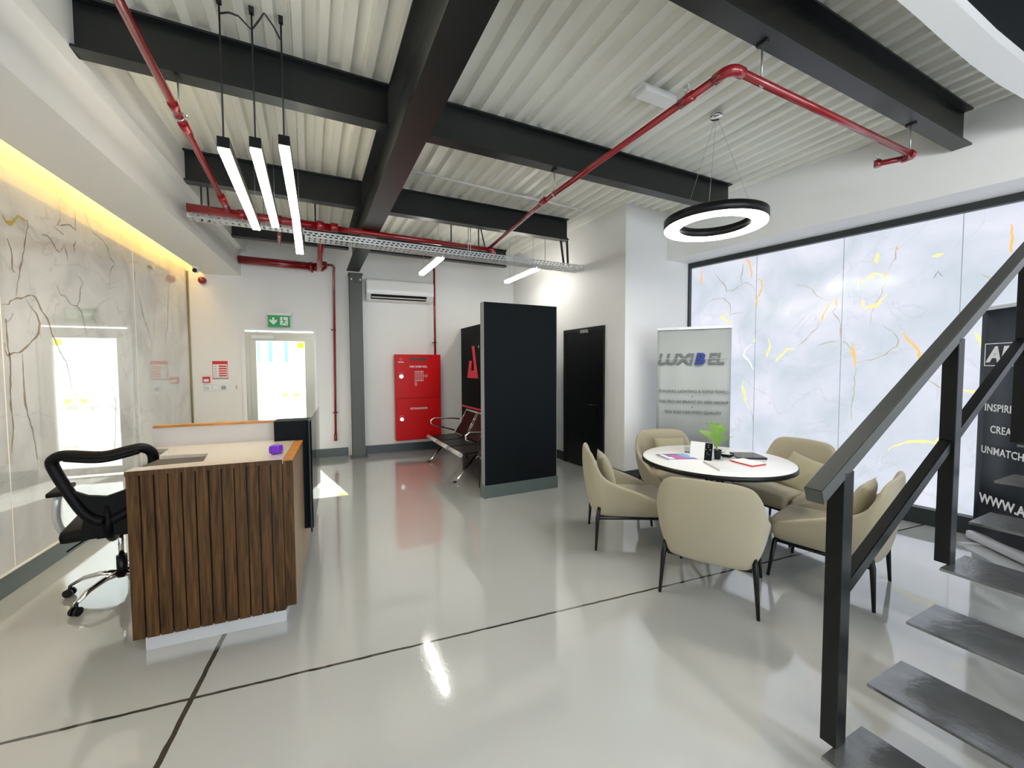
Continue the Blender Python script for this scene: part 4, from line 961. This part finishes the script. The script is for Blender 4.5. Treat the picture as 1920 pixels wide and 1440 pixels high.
# desk calendar
cal = thing('desk_calendar', 'white and black tent shaped desk calendar beside the plant pot', 'calendar', frame(2.835, 2.605, ZT, -29))
mb = MB(); W2 = .09
for s_ in (1, -1):
    v = [(-W2, s_*.045, 0), (W2, s_*.045, 0), (W2, s_*.002, .145), (-W2, s_*.002, .145), (-W2, s_*.042, 0), (W2, s_*.042, 0), (W2, 0, .142), (-W2, 0, .142)]
    V_ = [mb.b.verts.new(p_) for p_ in v]
    for f in ((0, 1, 2, 3), (7, 6, 5, 4), (0, 4, 5, 1), (2, 6, 7, 3), (0, 3, 7, 4), (1, 5, 6, 2)): mb.b.faces.new([V_[k_] for k_ in f])
mb.xf(Matrix.Rotation(radians(90), 4, 'Z')); mb.build('tent_card', 'paper', cal)
MB().prism([(0, 0)]*0 or [(-.045, -.09), (.045, -.09), (.003, -.0895), (-.003, -.0895)], 0, .001).build('card_foot', 'paper', cal)
mb = MB(); V_ = [mb.b.verts.new(p_) for p_ in ((-.0465, -.088, .002), (-.0465, -.028, .002), (-.0045, -.028, .143), (-.0045, -.088, .143))]; mb.b.faces.new(V_); mb.build('photo_strip', 'blackmatte', cal)
mb = MB(); random.seed(3)
for k in range(9):
    a = random.uniform(.1, .9); yy = random.uniform(-.08, -.035); zz = .01+.125*a; xx = -.0468+.0425*(zz/.145)
    V_ = [mb.b.verts.new(p_) for p_ in ((xx-.0006, yy-.006, zz-.008), (xx-.0006, yy+.010, zz-.006), (xx+.0012, yy+.006, zz+.006), (xx+.0012, yy-.004, zz+.002))]; mb.b.faces.new(V_)
mb.build('photo_highlights', 'paper', cal)
# potted palm
pp = thing('potted_palm', 'small green palm in a black pot on the round table', 'potted plant', frame(2.955, 2.56, ZT))
mb = MB(); mb.lathe([(0, 0), (.030, 0), (.032, .01), (.040, .075), (.043, .078), (.038, .078), (.034, .066), (0, .066)], 24); mb.build('pot', 'black', pp)
MB().lathe([(0, .068), (.036, .068), (0, .072)], 20).build('soil', 'cable', pp)
random.seed(11)
for k in range(9):
    az = radians(40*k+random.uniform(-12, 12)); out_ = random.uniform(.06, .12) if k else .02; hh = random.uniform(.22, .33)
    if k in (2, 6): out_, hh = .15, .20
    c_, s_ = cos(az), sin(az); mb = MB()
    P_ = [Vector((c_*out_*t_**1.5, s_*out_*t_**1.5, .07+hh*(t_-.28*t_**3))) for t_ in [i/12 for i in range(13)]]
    mb.tube(P_, [.0022*(1-.6*i/12) for i in range(13)], 5)
    for i in range(4, 13):
        p_ = P_[i]; tg = (P_[i]-P_[i-1]).normalized(); side = tg.cross(Vector((0, 0, 1)))
        side = side.normalized() if side.length > .05 else Vector((-s_, c_, 0))
        ln = .065*sin(pi*(i-2)/12)+.015
        for sg in (-1, 1):
            d = (side*sg+tg*.9-Vector((0, 0, .18))).normalized(); nrm_ = d.cross(tg).normalized(); wv = d.cross(nrm_)*.0038
            a0_, m0, m1, tip = p_, p_+d*ln*.45+wv, p_+d*ln*.45-wv, p_+d*ln
            mb.b.faces.new([mb.b.verts.new(x) for x in (a0_, m0, tip, m1)])
    mb.build('frond', 'green', pp, recalc=False)
bw = one(MB().lathe([(0, .004), (.035, .004), (.055, .022), (.060, .040), (.058, .040), (.052, .022), (.033, .007), (0, .007)], 32), 'glass_bowl', 'glass', 'clear glass bowl beside the plant pot', 'bowl', mtx=frame(3.075, 2.56, ZT-.003))

# ================================================================== BANNERS
def banner(name, label, mtx, W_, H_, facem):
    t = thing(name, label, 'banner stand', mtx)
    mb = MB(); nS = 16
    vs = []
    for i in range(nS+1):
        x = -W_/2+W_*i/nS; y = .010*sin(i*.9)+.012*sin(pi*i/nS)
        vs.append((mb.b.verts.new((x, y, .07)), mb.b.verts.new((x, y*.4, H_-.02))))
    for a, c in zip(vs, vs[1:]): mb.b.faces.new((a[0], c[0], c[1], a[1]))
    o = mb.build('banner_cloth', facem, t, smooth=True); d = o.modifiers.new('s', 'SOLIDIFY'); d.thickness = .002; d.offset = 1
    mb = MB(); mb.box(-W_/2-.004, W_/2+.004, -.012, .016, H_-.03, H_); mb.build('top_rail', 'galv', t)
    mb = MB(); mb.box(-W_/2-.015, W_/2+.015, -.045, .075, .015, .085, bev=.02); mb.build('base_case', 'skirtwhite', t)
    for x in (-W_*.36, W_*.36): MB().box(x-.02, x+.02, -.17, .12, .0, .012, bev=.003).build('foot', 'galv', t)
    MB().tube([(0, .03, .08), (0, .02, H_-.02)], .010, 8).build('support_pole', 'galv', t)
    return t
lx = banner('banner_stand', 'grey roll up banner with LUXIBEL print standing by the white pier', frame(3.83, 3.67, 0, 22.4+23.6), .80, 2.0, 'banner')
yl = -.014
def lt(txt, size, x, z, m_, par, **k): return letters(txt, size, face_mtx((x, yl, z), (1, 0, 0)), m_, par, **k)
lt('LUXI', .175, -.20, 1.615, 'logogrey', lx, shear=.18, bold=.006, sx=1.05, space=1.0)
lt('B', .175, .065, 1.615, 'logoblue', lx, shear=.2, bold=.010, name='blue_letter', sx=1.05)
lt('EL', .175, .235, 1.615, 'logogrey', lx, shear=.18, bold=.006, space=1.0)
MB().box(-.385, .02, yl-.004, yl-.002, 1.6205, 1.6265).build('logo_gap_line', 'banner', lx); MB().box(.12, .37, yl-.004, yl-.002, 1.6205, 1.6265).build('logo_gap_line', 'banner', lx)
lt('STAGING, LIGHTING & EXPO TOOLS', .047, 0, 1.235, 'logogrey', lx, sx=.98, bold=.0006)
lt('THE PRO AV BRAND BY AED GROUP', .047, 0, 1.110, 'logogrey', lx, sx=.98, bold=.0006)
lt('TÜV SÜD CERTIFIED QUALITY', .047, 0, .985, 'logogrey', lx, sx=.98, bold=.0006)
for z in (1.175, 1.05): MB().tube([(0, yl, z), (0, yl-.002, z)], .006, 10).build('dot', 'black', lx)
# dark banner: near-left end of its base at the plinth
bl_, br_ = Vector((5.10, 1.74)), Vector((4.62, 1.06)); dd = (br_-bl_).normalized(); ang = math.degrees(atan2(dd.y, dd.x))
ad = banner('banner_stand', 'dark blue grey roll up banner at the right edge behind the stair rail', frame((bl_.x+br_.x)/2, (bl_.y+br_.y)/2, 0, -ang), .82, 2.03, 'bannerdark')
lt('AED', .17, -.16, 1.62, 'lettering_white', ad, shear=.2, bold=.008, space=1.05)
mb = MB()
for (a, b_, c, d) in ((-.35, .05, 1.53, 1.537), (-.35, .05, 1.713, 1.72), (-.35, -.343, 1.53, 1.72), (.043, .05, 1.53, 1.72)): mb.box(a, b_, yl-.003, yl-.001, c, d)
mb.build('logo_frame', 'lettering_white', ad)
for txt, z, x in (('INSPIRED BY', 1.18, -.33), ('CREATED', 1.0, -.27), ('UNMATCHED', .82, -.345)): lt(txt, .085, x, z, 'lettering_white', ad, align='LEFT', bold=.0015, sx=.85, space=1.06)
lt('WWW.AEDAU', .11, -.34, .40, 'lettering_white', ad, align='LEFT', bold=.003, sx=.9)

# ================================================================== STAIRCASE
stc = thing('metal_staircase', 'dark steel open tread staircase with box handrail in the right foreground', 'staircase', MA)
Q0 = .745; n = 11
for i in range(n):
    p0, z = 1.555+.298*i, .195+.1545*i
    mb = MB(); mb.box(p0, p0+.27, -.35, Q0+.005, z-.012, z, bev=.0015); mb.build('tread', 'tread', stc)
ZR = lambda p_: 1.185+.54*(p_-1.582)
def bar(p0, p1, zf, h, q0, q1, name):
    mb = MB(); z0, z1 = zf(p0), zf(p1)
    V_ = [mb.b.verts.new(x) for x in ((p0+h*.35, q0, z0-h), (p1, q0, z1-h), (p1, q1, z1-h), (p0+h*.35, q1, z0-h), (p0, q0, z0), (p1, q0, z1), (p1, q1, z1), (p0, q1, z0))]
    for f in ((3, 2, 1, 0), (4, 5, 6, 7), (0, 1, 5, 4), (1, 2, 6, 5), (2, 3, 7, 6), (3, 0, 4, 7)): mb.b.faces.new([V_[k_] for k_ in f])
    bmesh.ops.bevel(mb.b, geom=list(mb.b.edges), offset=.003, segments=2, affect='EDGES')
    mb.build(name, 'handrail' if name == 'handrail' else 'rail', stc)
bar(1.49, 4.55, ZR, .050, Q0-.005, Q0+.050, 'handrail')
bar(1.69, 4.55, lambda p_: .785+.53*(p_-1.71), .045, Q0+.005, Q0+.045, 'mid_rail')
for k in range(4):
    p_ = 1.628+.892*k; zb = .195+.1545*3*k+.0
    mb = MB(); mb.box(p_, p_+.064, Q0-.005, Q0+.047, zb, ZR(p_)-.03, bev=.003); mb.build('rail_post', 'rail', stc)
for q in (-.355, .20):
    mb = MB(); z0 = lambda p_: .17+.5185*(p_-1.555)
    V_ = [mb.b.verts.new(x) for x in ((1.56, q, 0), (1.95, q, 0), (4.83, q, z0(4.83)-.20), (4.83, q, z0(4.83)), (1.56, q, z0(1.56)))]
    W__ = [mb.b.verts.new((v.co.x, q+.012, v.co.z)) for v in V_]
    if q < 0:
        mb.b.faces.new(V_); mb.b.faces.new(W__[::-1])
        for i in range(5): mb.b.faces.new((V_[i], V_[(i+1) % 5], W__[(i+1) % 5], W__[i]))
        mb.build('stringer', 'rail', stc)
    else: mb.b.free()

# ================================================================== OUTSIDE THE GLASS DOOR
MB().box(-9, 9, 7.88, 24, -.12, -.02).build('ground', 'ground', kind='structure')
one(MB().box(-6, 4, 10.9, 11.05, -.02, 1.66), 'boundary_wall', 'outwhite', 'sunlit white boundary wall outside the glass door', 'wall')
bd = thing('warehouse', 'white warehouse with blue posts outside, seen through the glass door', 'building', frame(-1.6, 13.2))
MB().box(-6, 6, 0, 1, -.02, 4.6).build('facade', 'outwhite', bd)
for x in (-2.9, -1.7, -.57, -.26, .13, 1.3): MB().box(x-.04, x+.04, -.12, 0, 0, 4.6).build('blue_post', 'blue', bd)
